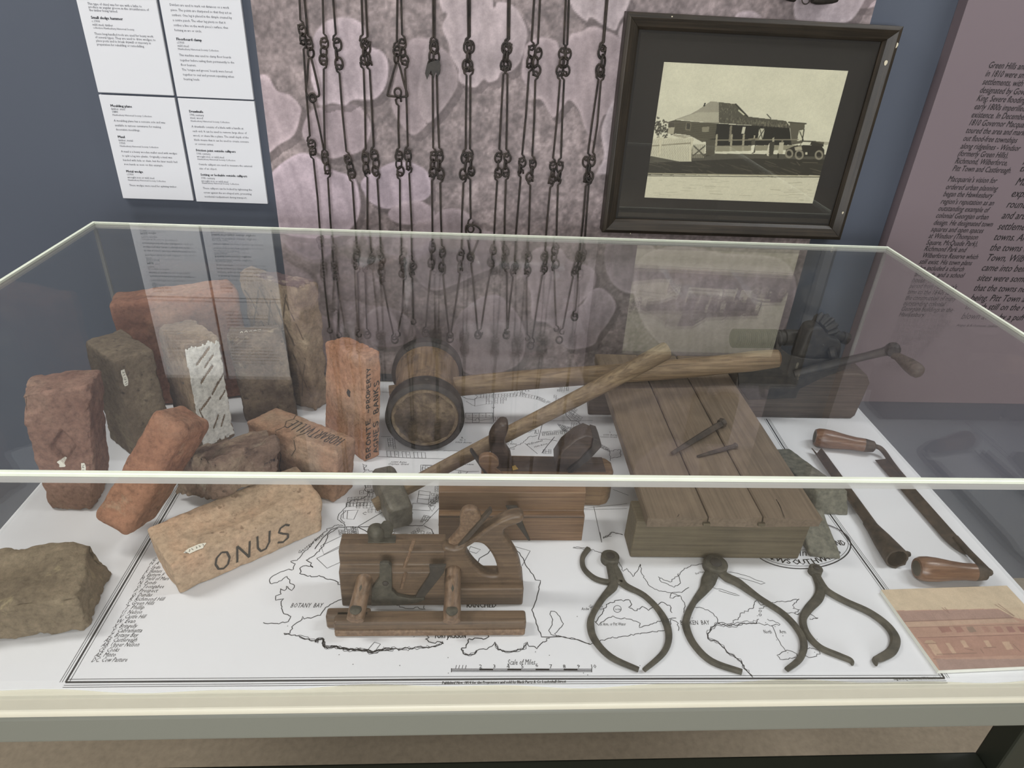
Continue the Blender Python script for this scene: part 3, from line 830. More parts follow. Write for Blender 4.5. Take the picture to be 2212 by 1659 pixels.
pf([(1632,715),(1655,715),(1655,740),(1632,740)], (.72,.7,.6))
pf([(1700,600),(1900,610),(1900,640),(1840,640)], (.45,.43,.36), .5)
cv.noise(0.03, 1.3, 5); cv.noise(0.015, 6, 6)
picture('photo_print', cv, (QX0, QY, QZ0), (QX1 - QX0, 0, 0), (0, 0, QZ1 - QZ0), printed('photo_paper', rough=0.5), t, of, 1.15)

# bottom of another exhibit hanging above the picture
t = thing('hanging_iron_tool', 'rounded bottom of a dark iron exhibit hanging above the framed photograph', 'iron tool', (1.39, 0.962, 0.815))
oh = (1.39, 0.962, 0.815)
w = atw(1735, 0, 0.945)
m = MB(); m.tube([(w[0] - .045 + .09 * i / 12, .945, w[2] + .002 + .012 * abs(i - 6) / 6) for i in range(5)], [.010, .0125, .013, .0125, .011], 12)
m.build('lug', M['iron'], t, oh, smooth=True)
m = MB(); m.tube([(w[0] + .018 + .05 * i / 6, .945, w[2] + .004 + .004 * i / 6) for i in range(7)], [.009, .0115, .012, .012, .0115, .011, .009], 12)
m.build('lug', M['iron'], t, oh, smooth=True)
m = MB(); m.ring((w[0] + .006, .945, w[2] + .004), (.009, .011), .0012, (1, 0, 0), (0, 0, 1), 20); m.build('wire_loop', M['iron_chain'], t, oh, smooth=True)
m = MB(); m.box((w[0] - .05, .940, w[2] + .008), (w[0] + .075, .962, w[2] + .16)); m.build('body', M['iron'], t, oh, bevel=.008, seg=3)

# ------------------------------------------------------------------ surveyor's chain
chain = thing('surveyor_chain', 'long rusty wire link measuring chain hanging in folds before the mural', 'chain', (0.85, 0.955, 0.05))
och = (0.85, 0.955, 0.05)
z8 = lambda X, Y: (550 + X * .48222, Y * .48222)
YC = 0.952
RW = 0.0021
# each strand: list of joint clusters top to bottom, ('r' rings) in zoom pixels
strands = [
 [(200,-60),(207,115),'j',(218,195),(250,630),'j',(262,690),(296,1065),'j',(299,1100),(325,1370),(338,1480)],
 [(216,-60),(240,185),'j',(247,255)],
 [(262,440),(315,690),'j',(328,775),(355,1190),'j',(370,1245),(380,1500)],
 [(305,-60),(312,175),'j',(311,285),(317,690)],
 [(347,-60),(365,178),'j',(378,305),(413,700),'j',(436,795),(460,1130),'j',(460,1205),(468,1500)],
 [(477,-60),(485,180),'j',(487,285),(497,690),'j',(505,775),(505,1040),(528,1150),'j',(495,1205),(503,1490)],
 [(494,-60),(505,190),'j',(513,290),(533,680),'j',(547,785),(565,1150),'j',(573,1262),(625,1515)],
 [(641,-60),(637,212),'j',(636,278)],
 [(645,452),(647,685),'j',(650,785),(652,1030),(660,1160),'j',(668,1240),(660,1400),(640,1500)],
 [(656,-60),(662,180),'j',(673,285),(687,675),'j',(692,755),(705,1030),(706,1180),'j',(707,1225),(712,1440)],
 [(799,-60),(800,190),'j',(797,315),(800,685),'j',(793,790),(797,1095),'j',(790,1195),(765,1480)],
 [(807,-60),(806,195),'j',(815,315),(828,685),'j',(831,800),(840,1120),'j',(842,1215),(872,1505)],
 [(954,-60),(957,190),'j',(950,315),(945,690),'j',(936,800),(926,1135),'j',(922,1210),(878,1505)],
 [(965,-60),(964,190),'j',(966,315),(965,690),'j',(966,785),(968,1000)],
 [(968,1160),(1000,1495)],
 [(1136,-60),(1133,195),'j',(1115,310),(1095,690),'j',(1088,790),(1070,1110),'j',(1060,1190),(1012,1490)],
 [(1143,-60),(1140,200),'j',(1133,310),(1127,690),'j',(1126,785),(1119,1110),'j',(1130,1200),(1130,1485)],
 [(1256,-60),(1240,210),'j',(1231,300),(1197,715),'j',(1194,775),(1170,1060),(1165,1190),'j',(1160,1225),(1133,1490)],
 [(1281,-60),(1268,220),'j',(1258,335),(1243,720),'j',(1236,810),(1225,1140),'j',(1219,1225),(1222,1515)],
 [(1397,-60),(1384,222),'j',(1370,335),(1335,730),'j',(1326,820),(1300,1140),'j',(1291,1215),(1242,1530)],
 [(1411,-60),(1400,225),'j',(1388,335),(1372,730),'j',(1360,810),(1352,1110),'j',(1343,1200),(1352,1475)],
 [(1581,-60),(1560,210),'j',(1545,335),(1512,560),(1492,710),'j',(1486,815),(1456,1140),'j',(1431,1225),(1378,1490)],
 [(1586,-60),(1562,215),'j',(1553,340),(1535,560),(1512,705),'j',(1498,808),(1475,1135),'j',(1450,1205),(1435,1408)],
]
R3 = random.Random(3)
nring = 0
def wpt(q, dy=0.0):
    w = atw(*z8(*q), YC); return Vector((w[0], YC + dy, w[2]))
def eye(m, end, other):
    # small hook eye closing a rod
    d = (end - other).normalized(); s = d.cross(Vector((0, 1, 0))).normalized() * R3.choice((-1, 1))
    c = end
    return [c - d * 0.010, c - d * .006 + s * .0045, c + s * .0062 + d * .001, c + d * .006 + s * .002, c + d * .005 - s * .004, c - d * .002 - s * .005]
for si, st in enumerate(strands):
    dy = R3.uniform(-.004, .004)
    pts = [q for q in st]
    segs = []; cur = []
    for q in pts:
        if q == 'j': segs.append(cur); cur = []
        else: cur.append(wpt(q, dy))
    segs.append(cur)
    # the strand runs on above the top of the photograph
    top = segs[0][0]
    if st[0][1] < -50:
        d = Vector((0, 0, 1))
        x = top.x
        up1 = Vector((x, YC + dy, top.z + .12))
        segs[0].insert(0, up1)
        g = [Vector((x + R3.uniform(-.004, .004), YC + dy, up1.z + .255)), Vector((x, YC + dy, up1.z + .05))]
        segs.insert(0, g)
    for sg in segs:
        if len(sg) < 2: continue
        if len(sg) == 2:
            mid = (sg[0] + sg[1]) / 2 + Vector((R3.uniform(-.0015, .0015), 0, 0)); sg = [sg[0], mid, sg[1]]
        p = eye(None, sg[0], sg[1])[::-1] + sg[1:-1] + eye(None, sg[-1], sg[-2])
        m = MB(); m.tube([tuple(q) for q in p], RW, 6)
        m.build('link_rod', M['iron_chain'], chain, och, smooth='all')
    for a, b in zip(segs[:-1], segs[1:]):
        p, q = a[-1], b[0]
        L = (q - p).length; n = max(2, min(4, round(L / .0165)))
        ax = (q - p).normalized(); sd = ax.cross(Vector((0, 1, 0))).normalized()
        for k in range(n):
            c = p + (q - p) * ((k + 0.5) / n) + Vector((R3.uniform(-.003, .003), R3.uniform(-.002, .002), 0))
            th_ = R3.uniform(-.5, .5) + (0.0 if k % 2 == 0 else 1.1)
            s2 = sd * math.cos(th_) + Vector((0, 1, 0)) * math.sin(th_)
            m = MB(); m.ring(c, (max(.0078, min(L / n * .64, .0115)), .0074), RW * 1.05, ax, s2, 14, 6)
            m.build('ring', M['iron_chain'], chain, och, smooth='all'); nring += 1
for q in ((628,1522),(875,1518),(1001,1502),(1128,1502),(1236,1548),(1365,1522),(1433,1420),(505,1500),(968,1150),(765,1492)):
    c = wpt(q); m = MB(); m.ring(c, (.0078, .0085), RW * 1.1, (1, 0, 0), (0, .3, 1), 14, 6); m.build('ring', M['iron_chain'], chain, och, smooth='all')
def handle(pts, eyeq):
    m = MB(); p = [tuple(q) for q in smooth_loop([wpt(q, -.004) for q in pts], 4, False)]
    m.tube(p, RW * 1.1, 6); m.build('end_handle', M['iron_chain'], chain, och, smooth='all')
    m = MB(); m.ring(wpt(eyeq, -.006), (.007, .008), RW, (1, 0, 0), (0, 0, 1), 14, 6); m.build('swivel_eye', M['iron_chain'], chain, och, smooth='all')
handle([(238,425),(250,433),(280,432),(291,420),(280,360),(258,270),(250,258),(243,270),(238,340),(232,400),(240,430),(262,435)], (262,436))
handle([(640,432),(600,428),(598,415),(615,350),(634,285),(642,280),(652,300),(672,380),(686,425),(675,432),(640,434)], (643,412))
handle([(952,1060),(946,1030),(950,1008),(968,1004),(990,1008),(1012,1030),(1004,1062),(985,1115),(972,1140),(962,1110),(952,1060)], (968,1022))
m = MB(); V, F = outline_mesh([[(0,0),(.016,.004),(.020,-.006),(.018,-.020),(.014,-.028),(.010,-.018),(.006,-.030),(.0,-.016),(-.008,-.034),(-.012,-.022),(-.008,-.006)]], .002)
c = wpt((790, 275)); m.add([(c.x + a, YC - .006 + b * 0 - d, c.z + b) for a, b, d in V], F); m.build('tally_tag', M['iron'], chain, och)
m = MB(); m.box((0.36, 0.945, 1.155), (1.36, 0.9655, 1.175)); m.build('hanging_rail', M['iron'], chain, och, bevel=.002)
# ------------------------------------------------------------------ printed map sheet
z2 = lambda X, Y: (X * .38427, 980 + Y * .38427)
z3 = lambda X, Y: (680 + X * .27125, 1060 + Y * .27125)
z4 = lambda X, Y: (780 + X * .30136, 680 + Y * .30136)
z5 = lambda X, Y: (1250 + X * .36166, 650 + Y * .36166)
z6 = lambda X, Y: (1200 + X * .45751, 1150 + Y * .45751)
z12 = lambda X, Y: (550 + X * .31646, 1060 + Y * .31646)
z14 = lambda X, Y: (700 + X * .30741, 790 + Y * .30741)
pxl = lambda X, Y: (X, Y)
sheet = thing('map_sheet', 'large white sheet printed with an old black line settlement map', 'map', (0.84, 0.41, 0))
osh = (0.84, 0.41, 0)
m = MB()
n = 60
fr = [(-0.002 + 1.684 * i / n, 0.012 + 0.0035 * math.sin(i * .33) + .002 * math.sin(i * .9)) for i in range(n + 1)]
V = [(x, y, 0.0) for x, y in fr] + [(x, 0.822, 0.0) for x, y in fr] + [(x, y, -0.001) for x, y in fr] + [(x, 0.822, -0.001) for x, y in fr]
k = n + 1
F = []
for i in range(n):
    F += [(i, i+1, k+i+1, k+i), (2*k+i+1, 2*k+i, 3*k+i, 3*k+i+1), (i+1, i, 2*k+i, 2*k+i+1), (k+i, k+i+1, 3*k+i+1, 3*k+i)]
F += [(0, k, 3*k, 2*k), (k-1, 3*k-1, 4*k-1, 2*k-1)]
m.add(V, F); m.build('paper', M['paper'], sheet, osh)
IZ = 0.0003
R7 = random.Random(7)
fine, mid_, bold_ = MB(), MB(), MB()
def ml(conv, pts, w=.0011, jit=0.0, mb=None, step=None):
    P = [at(*conv(*q)) for q in pts]
    out = []
    for a, b in zip(P[:-1], P[1:]):
        L = np.linalg.norm(b - a); ns = max(1, int(L / (step or .006))) if jit else 1
        for i in range(ns):
            q = a + (b - a) * i / ns
            if jit and i: q = q + np.array([R7.uniform(-jit, jit), R7.uniform(-jit, jit), 0])
            out.append(q)
    out.append(P[-1])
    (mb or (bold_ if w > .0013 else fine)).ribbon(out, w * 1.02, IZ)
def coast(conv, pts, w=.0012, jit=.0022): ml(conv, pts, w, jit * .8, step=.0032)
def rough(conv, pts):    # hatched cliff line: doubled wandering edge
    coast(conv, pts, .0013, .0024); coast(conv, [(x + 2, y + 6) for x, y in pts], .0008, .003); coast(conv, [(x - 2, y - 5) for x, y in pts], .0007, .003)
def lots(conv, o, a, b, na, nb, skip=0.15, w=.0008):
    # a block of small allotments: origin, edge vectors, counts
    o = np.array(o, float); a = np.array(a, float); b = np.array(b, float)
    for i in range(na):
        for j in range(nb):
            if R7.random() < skip: continue
            p = o + a * i / na + b * j / nb
            q = [p, p + a / na, p + a / na + b / nb, p + b / nb, p]
            ml(conv, [tuple(t) for t in q], w)
            if R7.random() < .6:
                c = p + a / na * .5 + b / nb * .55
                ml(conv, [tuple(c - [4, 0]), tuple(c + [4, 0])], .0013)
def box_(conv, pts, w=.0009): ml(conv, pts + [pts[0]], w)
# borders: thick line between two thin ones
def border(conv, pts):
    P = [at(*conv(*q)) for q in pts]
    for a, b in zip(P[:-1], P[1:]):
        d = (b - a) / np.linalg.norm(b - a); nn = np.array([-d[1], d[0], 0])
        e = .004
        bold_.ribbon([a - d * e * 0, b], .0028, IZ)
        for off in (-.0045, .0045, .0075): fine.ribbon([a + nn * off, b + nn * off], .0007, IZ)
border(pxl, [(142,1474),(430,985)])
border(pxl, [(2040,1465),(1100,1467),(142,1474)])
border(pxl, [(1655,905),(1690,962),(1790,1107),(1912,1276),(2040,1465)])
ml(pxl, [(832,817),(1010,823),(1285,830)], .0012)
# left key list with town letters
keys = ['G.','H. A','I. Sydn','K. Hunters','L. Eastern F','M. Field of Mars','N. Ponds','O. Toongabee','P. Prospect','Q. Dundas','R. Richmond Hill','S. Green Hills','T. Phillip','U. Nelson','V. Castle Hill','W. Evan','X. Bringelly','Y. Cabramatta','Z. Botany Bay','AE. Castlereagh','AB. Upper Nelson','CE. Cooks','AE. Minto','DC. Cow Pasture']
kx = [(850,605,870),(836,625,885),(825,648,895),(812,670,905),(797,690,918),(783,712,945),(772,735,873),(762,757,914),(748,780,882),(735,804,848),(720,828,920),(706,851,862),(695,875,802),(678,901,790),(664,927,811),(648,953,750),(632,980,768),(620,1006,788),(606,1032,772),(582,1059,765),(566,1086,778),(548,1115,662),(528,1143,645),(510,1172,708)]
txt = MB()
def mtext(conv, s, X, Y, X2=None, size=.012, rot=0.0, **k):
    a = at(*conv(X, Y)); right = np.array([math.cos(rot), math.sin(rot), 0]); up = np.array([-math.sin(rot), math.cos(rot), 0])
    fit = None
    if X2 is not None: fit = np.linalg.norm(at(*conv(X2, Y)) - a)
    put_text(txt, s, (a[0], a[1], IZ), right, up, size, fit=fit, **k)
for s, (X, Y, X2) in zip(keys, kx): mtext(z2, s, X, Y, X2, .0105, shear=.3, res=1)
mtext(z2, 'BOTANY  BAY', 1630, 866, 1812, .0125, shear=.25, res=1)
mtext(z3, 'PORT JACKSON', 955, 1176, 1197, .0135, bold=.0003, res=2)
mtext(z3, 'Scale of Miles.', 1532, 1388, 1760, .013, shear=.35, res=1)
mtext(z3, 'Published Nov. 1814 for the Proprietors and sold by Black Parry & Co Leadenhall Street', 1010, 1541, 2000, .006, shear=.2, bold=.0002, res=1)
mtext(z6, 'Engraved by Saml Neele, 352 Strand, London', 1597, 697, 1840, .006, shear=.2, bold=.0002, res=1)
mtext(z6, 'BROKEN  BAY', 590, 437, 730, .012, shear=.2, res=1)
mtext(z6, 'St Arm, or Pitt Water', 210, 441, 333, .0085, shear=.3, res=1)
mtext(z6, 'North', 985, 478, 1022, .010, shear=.2, res=1); mtext(z6, 'Arm', 1060, 478, 1090, .010, shear=.2, res=1)
mtext(z6, 'Grant to', 155, 356, 222, .008, shear=.3, res=1); mtext(z6, 'Andw Thompson', 122, 368, 230, .008, shear=.3, res=1)
mtext(z6, 'Shoal Water', 662, 200, 710, .006, shear=.3, res=1, rot=.3); mtext(z6, 'Scot Island', 280, 368, 312, .006, shear=.3, res=1)
mtext(z3, 'RANCHED', 1205, 932, 1440, .013, bold=.0003, res=1)
mtext(z2, 'Georges River', 1682, 566, None, .0095, shear=.3, res=1, rot=.95)
mtext(z4, '12300 Acres', 208, 1062, 322, .0085, shear=.3, res=1); mtext(z4, 'Orphan Grant', 190, 1076, 340, .0085, shear=.3, res=1)
mtext(z4, 'R.', 718, 888, 735, .009, res=1); mtext(z4, 'No. 3.', 706, 903, 748, .008, shear=.2, res=1); mtext(z4, '9303 Acres', 672, 920, 788, .008, shear=.3, res=1)
mtext(z4, 'No. 4.', 1040, 916, 1085, .008, shear=.2, res=1); mtext(z4, 'by Acres', 1040, 930, 1115, .008, shear=.3, res=1)
mtext(z4, 'Old Lease', 690, 1076, 803, .008, shear=.3, res=1)
mtext(z4, '6150 Acres', 1735, 866, 1835, .008, shear=.3, res=1); mtext(z4, 'Common Ground', 1712, 880, 1835, .008, shear=.3, res=1); mtext(z4, 'T', 1782, 850, 1790, .008, res=1)
mtext(z4, 'McDonnel', 1190, 938, None, .009, shear=.3, res=1, rot=.45); mtext(z4, '1500 Acres', 1240, 955, None, .007, shear=.3, res=1, rot=.45)
mtext(z4, 'R I V E R', 1110, 548, 1208, .007, res=1); mtext(z4, 'Creek', 1060, 966, 1100, .007, shear=.3, res=1)
for s, X, Y in (('C', 375, 192), ('D', 748, 190), ('S', 617, 345), ('E', 980, 280)): mtext(z3, s, X, Y, None, .011, res=1)
# title oval, bottom right
def oval(conv, cx, cy, rx, ry, w, a0=0, a1=2 * PI):
    ml(conv, [(cx + rx * math.cos(t), cy + ry * math.sin(t)) for t in np.linspace(a0, a1, 60)], w)
oval(z6, 1160, 60, 234, 112, .0022); oval(z6, 1160, 56, 222, 104, .0008)
for i, ch in enumerate('NEW SOUTHWALES'):
    tt = 2.55 - i * (2.05 / 13)
    X, Y = 1160 + 205 * math.cos(tt), 60 + 92 * math.sin(tt)
    a = at(*z6(X, Y)); b = at(*z6(1160 + 205 * math.cos(tt - .05), 60 + 92 * math.sin(tt - .05)))
    d = (b - a) / np.linalg.norm(b - a)
    put_text(txt, ch, (a[0], a[1], IZ), d, np.array([-d[1], d[0], 0]), .017, bold=.0003, res=1)
mtext(z6, 'LAND', 1290, 62, 1372, .019, bold=.0003, res=1); mtext(z6, 'In', 1150, 112, 1190, .024, shear=.5, res=2)
mtext(z6, 'from', 1140, 88, 1180, .008, shear=.4, res=1)
# scale bar
ml(z3, [(1088,1420),(2205,1422)], .0008); ml(z3, [(1088,1430),(2205,1432)], .0012); ml(z3, [(1088,1440),(2205,1442)], .0008); ml(z3, [(1088,1415),(1088,1447)], .001); ml(z3, [(2205,1415),(2205,1447)], .001)
for k in range(4): ml(z3, [(1310 + 224 * k, 1425), (1420 + 224 * k, 1426)], .0030, mb=bold_)
for s, X in (('2', 1308), ('3', 1418), ('4', 1528), ('5', 1642), ('6', 1756), ('7', 1868), ('8', 1976), ('9', 2090), ('10', 2195)): mtext(z3, s, X, 1415 - (10 if s == '6' else 0), None, .009, res=1)
for X in (1110, 1135, 1162, 1188): mtext(z3, '1', X, 1417, None, .008, shear=.2, res=1)
# coast lines and rivers
coast(z2, [(1480,950),(1560,955),(1620,945),(1635,915),(1590,890),(1580,840),(1595,815),(1550,825),(1550,800),(1580,790),(1575,760),(1600,770),(1610,745),(1640,770),(1655,740),(1630,730),(1615,690),(1590,705),(1560,725),(1520,730),(1520,700),(1560,675),(1610,655),(1650,650),(1660,620),(1635,605),(1670,600),(1700,560),(1730,540),(1790,470),(1850,420),(1900,400),(1930,405)])
coast(z2, [(1920,745),(1870,710),(1800,690),(1730,690),(1685,675),(1690,640),(1720,630),(1760,640),(1740,610),(1720,600),(1770,570),(1820,520),(1850,450),(1900,420)], .0014)
coast(z2, [(1920,820),(1880,835),(1830,865),(1800,910),(1760,920),(1710,930),(1700,915),(1690,940),(1650,965),(1630,1010),(1595,1010),(1600,1018),(1680,1025)], .0013, .002)
rough(z2, [(1680,1025),(1740,1045),(1785,1060),(1790,1040),(1815,1040),(1825,1090),(1880,1085),(1960,1100),(2060,1105),(2095,1118),(2130,1105),(2210,1098)])
rough(z3, [(0,1205),(20,1180),(60,1180),(75,1230),(100,1255),(160,1238),(260,1270),(340,1265),(420,1268),(460,1290),(510,1270),(560,1255),(700,1262),(860,1250),(960,1240),(1020,1205)])
coast(z3, [(755,1125),(800,1150),(850,1150),(890,1130),(910,1170),(880,1185),(930,1210),(1000,1205),(1025,1220)], .0014)
coast(z3, [(1250,1130),(1300,1135),(1360,1140),(1385,1165),(1340,1185),(1300,1175),(1220,1190),(1205,1230),(1165,1265)], .0016, .003)
rough(z3, [(1165,1265),(1180,1295),(1220,1310),(1275,1295),(1290,1275)]); coast(z3, [(1290,1275),(1360,1265),(1410,1240),(1435,1205)], .0012)
rough(z3, [(1440,1215),(1455,1265),(1510,1280),(1590,1278),(1660,1260),(1685,1215)]); coast(z3, [(1690,1205),(1705,1240),(1740,1240),(1770,1260),(1800,1220),(1870,1175)], .0013)
ml(z3, [(1520,392),(1600,460),(1660,540),(1690,610),(1740,670),(1757,712),(1798,716),(1770,840),(1728,950),(1805,1165),(1870,1167),(1960,1163)], .0014, .0012)
coast(z3, [(1960,1163),(1990,1165),(2060,1175),(2130,1200),(2200,1225)], .001); coast(z3, [(1880,960),(1910,962),(1950,1000),(1980,1060),(1940,1110),(1910,1140),(1930,1160),(1880,1145),(1862,1115),(1890,1070),(1895,1030),(1872,985),(1880,960)], .001, .0012)
box_(z3, [(425,1265),(475,1207),(523,1222),(475,1285)]); box_(z3, [(1590,445),(1715,480),(1650,600),(1620,560)])
coast(z3, [(650,915),(700,930),(760,940),(800,930),(880,945),(870,915)], .0012)
coast(z6, [(0,490),(60,500),(120,515),(165,530),(250,500),(330,490),(420,475),(510,465),(540,440),(545,410),(580,430),(580,465)], .001, .002)
coast(z6, [(190,425),(215,390),(240,340),(300,320),(320,325),(345,318),(360,340),(345,355),(385,370),(410,350),(440,370),(500,330),(540,345),(550,380)], .0012, .002)
coast(z6, [(185,420),(205,440),(215,425),(270,395),(290,405),(350,410),(400,430),(395,450),(440,440),(480,420),(530,410),(570,405)], .001, .002); oval(z6, 292, 362, 18, 16, .0008)
coast(z6, [(85,70),(150,75),(215,95),(235,120),(240,160)], .001, .002); coast(z6, [(300,140),(320,185),(335,170),(365,210),(385,185),(400,150),(410,200),(440,250),(470,270),(540,285),(590,300)], .001, .002)
coast(z6, [(700,130),(715,150),(640,155),(600,180),(580,205),(540,235),(485,210),(500,235),(560,260),(590,240),(580,195)], .001, .002); coast(z6, [(630,260),(600,280),(545,290),(540,310),(590,300),(610,340),(605,380)], .001, .002)
ml(z6, [(770,190),(830,188),(900,205),(990,240),(970,245),(890,220),(800,200)], .0008, .001); ml(z6, [(740,260),(800,275),(870,300),(850,298),(770,275)], .0008, .001)
coast(z6, [(635,345),(700,360),(730,375),(760,400),(770,430),(830,430),(870,400),(880,380),(930,360),(950,320),(970,345),(1040,330),(1110,325),(1150,315),(1125,340),(1120,360),(1155,365),(1130,385),(1200,385),(1240,405),(1200,410)], .001, .0022)
coast(z6, [(960,360),(1000,350),(1080,375),(1160,390)], .0009, .002); oval(z6, 966, 372, 6, 5, .0007); oval(z6, 966, 390, 6, 5, .0007); coast(z6, [(960,410),(950,430),(1010,440),(1060,435),(1040,425),(1000,410)], .0009, .002)
coast(z6, [(1020,440),(1040,480),(1060,520),(1085,560),(1110,560),(1140,575),(1140,590),(1100,600),(1060,600),(1045,580),(1070,565),(1090,560)], .0009, .002); coast(z6, [(1150,560),(1200,545),(1245,560),(1250,575),(1210,590),(1150,585)], .0009, .002)
rough(z6, [(950,425),(880,430),(830,440),(760,432),(735,450),(715,480),(720,500),(770,520),(800,550),(820,575),(840,580)]); rough(z6, [(840,580),(880,610),(890,640),(930,680)])
ml(z6, [(210,0),(218,48)], .0009)
# middle of the map: allotments, grants, roads
ml(z3, [(0,465),(60,380),(130,310),(190,290),(340,290),(540,283),(860,278)], .0016, .0006); ml(z3, [(345,290),(455,355)], .0016, .001); ml(z3, [(345,285),(575,150)], .0012); ml(z3, [(860,278),(990,140)], .0009); ml(z3, [(870,280),(930,310),(950,350)], .0014, .002)
coast(z3, [(430,0),(420,40),(360,70),(300,75),(250,100),(245,135),(220,160),(190,190),(180,230),(230,260),(240,285)], .0012, .0015); coast(z3, [(250,160),(215,190),(205,225),(240,255)], .0010, .0015)
lots(z3, (235,290), (105,0), (10,70), 6, 4, .1); lots(z3, (190,315), (50,0), (5,40), 2, 3, .2); lots(z3, (300,285), (60,20), (0,45), 2, 3, .3); lots(z3, (245,365), (45,0), (5,50), 2, 3, .2)
box_(z3, [(48,440),(215,360),(240,420),(72,508)]); box_(z3, [(15,540),(210,448),(225,560),(98,618)]); lots(z3, (380,370), (50,-20), (20,45), 3, 3, .2)
lots(z3, (265,55), (190,-10), (-12,75), 7, 3, .12); lots(z3, (330,95), (140,0), (0,45), 5, 2, .3); box_(z3, [(230,160),(262,158),(255,225),(225,220)]); box_(z3, [(262,158),(345,155),(310,230),(255,225)]); lots(z3, (425,100), (90,0), (0,75), 3, 3, .25); lots(z3, (435,0), (80,-20), (0,60), 3, 2, .2); lots(z3, (250,100), (80,-15), (0,30), 3, 1, .2)
box_(z3, [(780,100),(925,112),(915,160),(775,152)]); box_(z3, [(830,0),(920,10),(905,105),(815,95)]); ml(z3, [(825,30),(918,40)], .0008); ml(z3, [(820,62),(912,72)], .0008)
lots(z3, (870,195), (50,10), (-30,55), 3, 4, .1); lots(z3, (905,100), (70,-60), (20,30), 4, 2, .2); lots(z3, (930,20), (60,10), (-10,80), 3, 5, .25); box_(z3, [(905,120),(960,122),(935,165)])
lots(z3, (760,320), (60,-40), (20,45), 4, 3, .2); lots(z3, (700,390), (100,-40), (20,45), 5, 2, .15); lots(z3, (820,400), (160,-25), (10,30), 8, 2, .15); lots(z3, (850,320), (90,20), (-10,40), 4, 2, .4); ml(z3, [(612,380),(660,380),(685,345),(740,345)], .0008)
# seen past the handle hole and to the right
box_(z3, [(1240,445),(1320,470),(1285,500),(1225,480)]); ml(z3, [(1290,610),(1310,540),(1380,500),(1400,470)], .0014, .0008)
# behind: river country
coast(z14, [(970,215),(1010,235),(1060,240),(1080,215),(1060,205),(1110,200),(1190,190)], .0010, .0014); coast(z14, [(1000,250),(1060,285)], .0008)
lots(z14, (1100,205), (250,-10), (0,22), 12, 1, .05); lots(z14, (1340,185), (180,35), (-5,22), 9, 1, .05); lots(z14, (1140,230), (140,-5), (0,40), 7, 2, .35); box_(z14, [(1060,230),(1140,215),(1140,270),(1060,285)]); lots(z14, (1500,215), (90,40), (-10,18), 5, 2, .2); lots(z14, (1380,180), (30,0), (0,22), 2, 2, .1)
ml(z14, [(1192,190),(1190,400)], .0011); ml(z14, [(1180,290),(1190,302),(1200,290)], .0011)
lots(z14, (995,335), (190,-2), (0,65), 4, 2, .1, .001); ml(z14, [(990,335),(1188,333)], .0014); ml(z14, [(990,402),(1188,404)], .0014); lots(z14, (1190,360), (90,3), (0,18), 6, 1, .1); coast(z14, [(1000,375),(1060,385),(1080,365),(1090,385),(1190,372)], .0009, .0015)
ml(z14, [(1190,385),(1280,385)], .0010); ml(z14, [(1540,388),(1890,385)], .0008); ml(z14, [(1540,388),(1505,520)], .0011)
lots(z14, (1645,140), (75,12), (-5,40), 5, 3, .2); lots(z14, (1600,205), (50,5), (-5,40), 3, 2, .4)
lots(z14, (1690,310), (60,40), (30,-40), 4, 5, .1); lots(z14, (1700,340), (90,60), (25,-35), 5, 3, .1); lots(z14, (1530,465), (170,-15), (5,28), 12, 2, .08); lots(z14, (1640,410), (120,30), (40,50), 7, 5, .15); lots(z14, (1740,400), (70,10), (-10,70), 4, 4, .2); lots(z14, (1880,520), (120,60), (10,30), 8, 2, .15)
coast(z14, [(1690,300),(1700,350),(1740,390),(1790,390),(1800,430),(1860,480),(1900,520)], .0012, .002); coast(z14, [(1500,490),(1440,500),(1390,545),(1300,585)], .0010, .003); coast(z14, [(1390,460),(1440,470),(1480,450),(1500,480)], .0010, .002); ml(z14, [(1410,545),(1500,620)], .0009); ml(z14, [(1530,615),(1570,560),(1620,500)], .0013); ml(z14, [(1505,518),(1560,515),(1640,530)], .0009); lots(z14, (1540,590), (55,0), (0,28), 3, 2, .1); box_(z14, [(1485,455),(1508,450),(1505,480),(1480,478)])
coast(z14, [(1920,560),(1960,580),(2010,600),(2085,590),(2085,640),(2015,650)], .0011, .003); coast(z14, [(2000,600),(2015,640),(2010,670)], .0009, .002)
lots(z14, (445,510), (50,0), (10,75), 3, 5, .12); lots(z14, (440,600), (270,10), (5,40), 10, 1, .1); ml(z14, [(330,635),(560,648),(1050,660)], .0009); ml(z14, [(400,498),(470,500)], .0009)
coast(z14, [(840,600),(960,598),(1060,600)], .0009, .002); coast(z14, [(405,185),(440,187),(490,192)], .0008)
coast(z14, [(270,690),(300,700),(280,730),(330,740),(370,750)], .0011, .003); coast(z14, [(275,700),(290,740),(270,755)], .001, .003)
ml(z14, [(680,750),(680,698),(760,700)], .0012); box_(z14, [(695,700),(760,705),(755,745),(690,740)]); lots(z14, (690,700), (60,20), (0,30), 3, 2, .2); ml(z14, [(900,730),(1010,745),(1090,742)], .0009); ml(z14, [(1010,745),(990,765)], .001); box_(z14, [(945,745),(962,743),(962,756),(945,757)])
lots(z14, (780,850), (60,-10), (0,40), 3, 2, .2); lots(z14, (250,880), (110,-15), (0,25), 4, 1, .2); lots(z14, (1000,70), (40,-5), (0,30), 2, 2, .5)
coast(z14, [(285,840),(290,880),(330,890),(360,880)], .0011, .003); lots(z14, (290,830), (70,-5), (0,30), 4, 2, .3)
ml(z14, [(2030,870),(2140,912)], .0008); ml(z14, [(1820,1005),(2130,970)], .0007); ml(z14, [(1820,1012),(2130,1005)], .0007); ml(z14, [(1895,990),(1950,1242)], .0009); coast(z14, [(1960,1210),(2010,1190),(2020,1170),(2050,1180),(2100,1190)], .0011, .002); coast(z14, [(1960,1215),(2020,1200)], .0009, .002)
